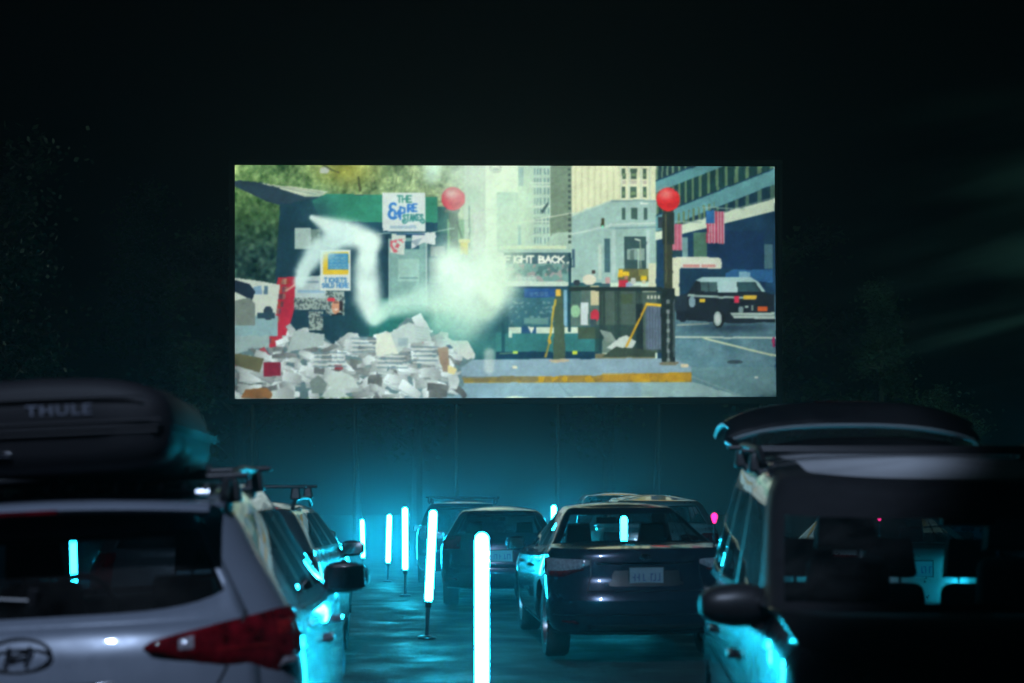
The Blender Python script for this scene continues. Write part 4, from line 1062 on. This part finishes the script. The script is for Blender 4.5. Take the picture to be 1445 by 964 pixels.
to = bpy.data.objects.new('t', cu); COL.objects.link(to); bpy.context.view_layer.update()
tm = bpy.data.meshes.new_from_object(to.evaluated_get(bpy.context.evaluated_depsgraph_get())); bpy.data.objects.remove(to)
tm.materials.clear(); tm.materials.append(plain('grey lettering', (.13, .14, .17), .4)); lo = bpy.data.objects.new('lettering', tm); COL.objects.link(lo); lo.parent = bx
lo.location = (.075, -.004, .235); lo.rotation_euler = (R(90), 0, 0); lo.scale = (1.12, 1, 1)
b = MB(); b.box((-.12, -.012, .085), (.06, .02, .018)); b.build('lock', M_chrome, bx, bevel=.004)
bx.matrix_world = T @ Matrix.Translation((.06, .28, 1.695)) @ Matrix.Diagonal((1, .9, .86, 1))

# near right: SUV backed in, hood blackened as shade, tailgate up towards the screen
rs = Car('suv', 'smoke grey SUV with roof coloured pale as if lit and raised tailgate, facing the camera on the right', M_smoke, hoodmat=M_shadeblack, roofmat=M_litpale, category='car', open_hatch=71,
    L=4.6, W=.93, belt=[(0, 1.14), (1.2, 1.16), (3.2, 1.19), (3.45, 1.20), (3.8, 1.16), (4.6, .92)], Dr=.40, g_base=(.30, 3.62), g_top=(.62, 2.72), gw=(.90, .77),
    roof=[(0, 1.84), (.62, 1.86), (1.0, 1.87), (1.8, 1.83), (2.4, 1.765), (2.8, 1.70), (3.0, 1.66)], crown=.03, hoodrise=.07, side=[.06, .26, .30, .58, .62, .93], rearwin=.80, frontwin=.93, wintop=.78, gDf=.30, gDr=.30)
rs.mirror(3.05, 1.22, M_trim, size=(.27, .17, .17)); rs.rack((.95, 1.65), zr=.015)
rs.side_line('door_gap', [(1.35, 1.0), (1.25, .45)]); rs.side_line('door_gap', [(2.35, 1.05), (2.4, .4)]); rs.side_line('door_gap', [(3.3, 1.05), (3.4, .4)]); rs.handles((1.55, 2.6), .98)
rs.side_line('side_crease', [(.9, .86), (2.5, .84), (3.9, .80)], .02, M_shadeblack, off=.010)
for sg in (1, -1):
    rs.patch('headlight', .52*sg, .98*sg, lambda t: .86+.03*t, lambda t: .72+.06*t, M_redclear, front=True, off=.012)
    rs.patch('taillight', .66*sg, .98*sg, lambda t: 1.06, lambda t: .80, M_red, off=.012)
    b = MB(); b.tube([(.60*sg, .55, 1.5), (.58*sg, .0, 1.98)], .012, 8); b.build('gas_strut', M_trim, rs.root)
rs.patch('grille', -.42, .42, lambda t: .80, lambda t: .60, M_trim, front=True)
rs.patch('spoiler_lamp', -.2, .2, lambda t: 1.0, lambda t: .985, M_red, xf=True, nz_=2)
b = MB()
for x in (-.5, .12): b.tube([(x, 3.50, 1.205), (x+.5, 3.33, 1.235)], .008, 6)
b.build('windshield_wiper', M_trim, rs.root)
rs.place(2.02, 8.50, R(176.5))

# middle: charcoal sedan
cm = Car('sedan', 'charcoal sedan parked tail towards the camera in the middle row', M_dark, category='car', sedan=True,
    L=4.8, W=.91, belt=[(0, 1.04), (.6, 1.05), (1.3, 1.0), (3.4, .95), (4.8, .70)], Dr=.42, n=2.5,
    prof=[(0, .90, .12, .12), (.12, .965, .03, .03), (.3, .99, -.02, 0), (.47, 1.0, -.02, .04), (.52, 1.0, .015, .045), (.58, 1.0, .06, .05), (.75, .995, .08, .12), (.92, .97, .10, .22), (1, .92, .13, .30)],
    g_base=(.66, 3.55), g_top=(1.42, 2.65), gw=(.80, .57), roof=[(0, 1.38), (1.4, 1.44), (2.1, 1.465), (2.7, 1.42), (3.2, 1.36)], gDr=.22, crown=.035, hoodrise=.04, side=[.16, .38, .41, .66, .69, .93], rearwin=.92, wintop=.88, winbot=.05)
cm.mirror(2.95, 1.02, M_dark); cm.handles((1.75, 2.75), .84)
cm.side_line('door_gap', [(1.45, .95), (1.5, .4)]); cm.side_line('door_gap', [(2.5, .93), (2.5, .35)]); cm.side_line('door_gap', [(3.5, .88), (3.55, .35)])
for sg in (1, -1):
    t = cm.patch('taillight', .50*sg, 1.10*sg, lambda t: .945+.03*t, lambda t: .90-.11*min(1, t*2.2), M_redclear, off=.016, nu=16)
    cm.patch('lamp_lens', .56*sg, .96*sg, lambda t: .868-.01*t, lambda t: .85-.065*min(1, t*2), M_red, off=.024, nu=10, nz_=3, parent=t)
    cm.patch('lamp_lens', .94*sg, 1.08*sg, lambda t: .96, lambda t: .80, M_red, off=.022, nu=4, nz_=4, parent=t)
    cm.patch('reflector', .62*sg, .80*sg, lambda t: .40, lambda t: .365, M_red, off=.012, nu=6, nz_=2)
cm.patch('garnish', -.46, .46, lambda t: .925, lambda t: .895, M_chrome, off=.018, nu=14, nz_=2)
cm.patch('plate_recess', -.34, .34, lambda t: .885, lambda t: .685, M_trim, off=.003, nu=12, nz_=3)
cm.plate(.79, off=.012)
cm.seam('trunk_gap', [(-.54+.045*i, .66) for i in range(25)], w=.012)
for sg in (1, -1): cm.seam('trunk_gap', [(.54*sg, .66), (.50*sg, .80), (.50*sg, .96)], w=.009)
cm.seam('bumper_gap', [(-.9+.05*i, .45) for i in range(37)], w=.012)
cm.patch('bumper_insert', -.55, .55, lambda t: .36, lambda t: .30, M_trim, nu=12, nz_=2)
p, n = cm.rear_at(0, .965, off=.008); b = MB(); b.tube([(p.x+.05*math.cos(2*PI*i/24), p.y, p.z+.032*math.sin(2*PI*i/24)) for i in range(25)], .005, 6, caps=False); b.tube([(p.x+.025*math.cos(2*PI*i/24), p.y-.002, p.z+.03*math.sin(2*PI*i/24)) for i in range(25)], .004, 6, caps=False); b.tube([(p.x+.045*math.cos(2*PI*i/24), p.y-.002, p.z+.012+.012*math.sin(2*PI*i/24)) for i in range(25)], .004, 6, caps=False); b.build('badge', M_chrome, cm.root)
cm.place(at(915, 0, 12.75).x, 12.75, R(4.2), lift=.03)

def simple_lamps(c, z0, z1, u0=.55, u1=.95, plate=.8):
    for sg in (1, -1):
        c.patch('taillight', u0*sg, u1*sg, lambda t: z1, lambda t: z0, M_red, off=.014, nu=8, nz_=3)
        c.patch('reflector', .62*sg, .80*sg, lambda t: .42, lambda t: .38, M_red, off=.012, nu=6, nz_=2)
    c.plate(plate)
hb = Car('hatchback', 'dark hatchback just behind the leaning glowing tube', M_dark, glass_rear=M_privacy, category='car', L=4.2, W=.88, belt=[(0, .98), (2.9, .93), (4.2, .70)],
    g_base=(.22, 3.2), g_top=(.55, 2.4), gw=(.80, .60), roof=[(0, 1.36), (.6, 1.40), (1.6, 1.42), (2.4, 1.40)], gDr=.35, wheels=(.75, 3.35), side=[.10, .28, .32, .60, .64, .94])
simple_lamps(hb, .80, 1.0, .58, .98, .72); hb.mirror(2.6, .98); hb.place(at(708, 0, 19.9).x, 19.9, R(1.5))
ru = dict(L=4.5, belt=[(0, 1.12), (3.0, 1.06), (3.4, 1.02), (4.5, .82)], g_base=(.2, 3.4), g_top=(.42, 2.65), gw=(.85, .68), roof=[(0, 1.60), (1.5, 1.62), (2.6, 1.60)])
c2 = Car('suv', 'dark SUV with empty roof bars far down the aisle behind the hatchback', M_dark, glass_rear=M_privacy, category='car', **ru)
simple_lamps(c2, .85, 1.15, .66, .95, .95); c2.mirror(2.9, 1.1); c2.rack((.9, 1.9)); c2.place(at(652, 0, 27.2).x, 27.2, R(1))
c3 = Car('wagon', 'dark wagon with roof bars parked ahead of the white SUV', M_grey, category='car', **{**ru, 'roof': [(0, 1.50), (1.5, 1.53), (2.6, 1.50)]})
simple_lamps(c3, .85, 1.15, .66, .95, .95); c3.mirror(2.95, 1.06); c3.rack((.9, 1.9), zr=.13); c3.side_line('door_gap', [(2.3, .98), (2.35, .4)]); c3.side_line('door_gap', [(3.3, .95), (3.4, .4)]); c3.handles((1.5, 2.5), .95); c3.place(-2.36, 10.6, R(2.5))
c4_ = Car('hatchback', 'grey hatchback whose mirror shows past the roof-barred wagon', M_grey, category='car', L=4.2, belt=[(0, .98), (2.9, .95), (4.2, .70)], g_base=(.25, 3.2), g_top=(.6, 2.4), roof=[(0, 1.42), (1.5, 1.47), (2.5, 1.44)], wheels=(.75, 3.35))
simple_lamps(c4_, .8, 1.0); c4_.mirror(2.6, 1.02, out=.12); c4_.place(at(418, 0, 19).x-.62, 17.5, R(2))
c5 = Car('suv', 'silver SUV just in front of the charcoal sedan with a pale curved roof', M_silver, category='car', **{**ru, 'roof': [(0, 1.52), (1.5, 1.60), (2.6, 1.56)], 'gw': (.85, .66)})
simple_lamps(c5, .85, 1.1); c5.mirror(2.9, 1.1); c5.place(at(937, 0, 20.6).x, 20.6, R(2))
c6 = Car('minivan', 'pale minivan whose roof shows highest above the charcoal sedan', M_silver, category='car', **{**ru, 'L': 4.8, 'g_top': (.35, 2.9), 'roof': [(0, 1.70), (1.5, 1.76), (2.9, 1.70)]})
simple_lamps(c6, .9, 1.3); c6.mirror(2.9, 1.1); c6.place(at(878, 0, 26.2).x, 26.2, R(1))
c7 = Car('sedan', 'silver sedan seen through the windshield of the smoke grey SUV', M_silver, category='car', sedan=True, L=4.6, belt=[(0, 1.0), (3.3, .93), (4.6, .70)], g_base=(.66, 3.45), g_top=(1.35, 2.6), gw=(.80, .57), roof=[(0, 1.35), (1.4, 1.40), (2.1, 1.42), (3.2, 1.34)], gDr=.22)
simple_lamps(c7, .8, .95); c7.mirror(2.8, 1.0); c7.place(at(1297, 0, 14.5).x, 14.5, R(-2))
c8 = Car('suv', 'dark blue SUV beyond the open tailgate of the smoke grey SUV', M_blue, category='car', **ru)
simple_lamps(c8, .85, 1.1); c8.mirror(2.9, 1.1); c8.place(7.6, 21.5, R(-2))

# ---------------------------------------------------------------- trees round the lot
M_leaf = plain('night leaves', (.05, .085, .035), .55, var=.5, scale=.8)
M_bark = plain('bark', (.10, .08, .06), .9, bmp=.5, scale=8)
def make_tree(seed, h, w, conifer=False):
    r = random.Random(seed); root = empty('tree')
    tk = MB(); trunk_h = h*.8; bend = r.uniform(-.4, .4)
    tk.tube([(0, 0, -.5), (bend*.2, 0, h*.25), (bend*.7, .1, h*.5), (bend, 0, trunk_h)], [h*.022, h*.017, h*.011, .03], 8)
    tips = []
    nl = 15 if not conifer else 24
    for i in range(nl):
        z = h*(.2+.7*i/nl); a = r.uniform(0, 2*PI); L = w*(.6+.5*r.random())*(1-.55*abs(i/nl-.35)) if not conifer else w*(1.02-i/nl)*r.uniform(.7, 1.1)
        e = Vector((math.cos(a)*L, math.sin(a)*L, z+(L*.55 if not conifer else -.1*L))); s0 = Vector((bend*z/h, 0, z)); mid = s0.lerp(e, .5)+Vector((0, 0, .12*L))
        tk.tube([s0, mid, e], [h*.007, h*.004, .01], 5); tips += [mid, e, s0.lerp(e, .75)]
        for q in range(2):
            e2 = mid+Vector((r.uniform(-1, 1), r.uniform(-1, 1), r.uniform(.0, 1)))*L*.4; tk.tube([mid, e2], [h*.003, .008], 4); tips.append(e2)
    tk.build('trunk', M_bark, root)
    lf = MB()
    for t in tips:
        cs = r.uniform(.5, 1.25)*(w/3.2); n = int(70*r.uniform(.5, 1.3))
        for k in range(n):
            d = Vector((r.gauss(0, .5), r.gauss(0, .5), r.gauss(0, .36)))*cs; c = t+d; s_ = r.uniform(.07, .16)
            a = Vector((r.uniform(-1, 1), r.uniform(-1, 1), r.uniform(-.6, .6))).normalized()*s_; b_ = a.cross(Vector((r.uniform(-1, 1), r.uniform(-1, 1), r.uniform(-1, 1)))).normalized()*s_*.6
            lf.quad(c-a, c-b_, c+a, c+b_)
    lf.build('crown', M_leaf, root, smooth=False, fix=False)
    return root
protos = [make_tree(1, 11, 3.4), make_tree(2, 14, 3.8), make_tree(3, 17, 3.2, True)]
spots = [  # x, y, prototype, turn, size, label
    (-15.5, 44, 0, 0, .92, 'loose upswept tree left of the screen, catching the most light'), (-20.5, 40, 1, 1.2, .62, 'low bushy tree at the far left edge over the roof box'),
    (-19.5, 53, 1, 2.2, 1.15, 'tall dark tree second from the left behind the lot'), (-16.2, 63, 2, .5, 1.05, 'dark conifer close against the left edge of the screen'),
    (-26, 56, 2, 1.9, 1.2, 'dark conifer at the far left'), (-19, 100, 1, 3.4, 1.7, 'dark tree hidden in gloom behind the left part of the screen'), (-7, 104, 0, 2.6, 2.0, 'dark tree behind the middle left of the screen'),
    (7, 102, 1, 4.2, 1.8, 'dark tree behind the middle right of the screen'), (19, 99, 0, 5.2, 2.0, 'dark tree behind the right part of the screen'), (17.0, 66, 2, 3.0, .8, 'dark conifer just right of the screen, the tallest on that side'),
    (17.5, 57, 1, 4.0, .5, 'low dim tree beyond the right edge of the screen'), (23.0, 59, 2, 1.0, .42, 'low dim conifer at the far right of the tree line'), (13.5, 47, 0, 5.9, .45, 'small dim tree low at the right above the raised tailgate')]
used = set()
for x, y, k, a, s_, lab in spots:
    o = protos[k] if k not in used else copy_tree(protos[k]); used.add(k)
    o.location = (x, y, ground_z(x, y)); o.rotation_euler = (0, 0, a); o.scale = (s_, s_, s_)
    tag(o, lab, 'tree', 'dark trees round the back of the lot')

# ---------------------------------------------------------------- camera and render
cam = bpy.data.cameras.new('camera'); co_ = bpy.data.objects.new('camera', cam); COL.objects.link(co_); scene.camera = co_
co_.location = (0, 0, CAM_Z); co_.rotation_euler = (R(90), 0, 0); cam.lens = 50; cam.sensor_width = 36; cam.shift_y = (V0-482)/1445
cam.clip_start = .1; cam.clip_end = 1000
cam.dof.use_dof = True; cam.dof.focus_distance = 45; cam.dof.aperture_fstop = 2.0; cam.dof.aperture_blades = 7
scene.view_settings.view_transform = 'Standard'; scene.view_settings.look = 'None'; scene.view_settings.exposure = 0; scene.view_settings.gamma = 1
cy = scene.cycles; cy.use_denoising = True; cy.denoiser = 'OPENIMAGEDENOISE'; cy.max_bounces = 8; cy.volume_bounces = 1; cy.transparent_max_bounces = 12; cy.diffuse_bounces = 2; cy.glossy_bounces = 4; cy.sample_clamp_indirect = 4; cy.use_adaptive_sampling = False
cy.volume_step_rate = 10
cy.caustics_reflective = False; cy.caustics_refractive = False
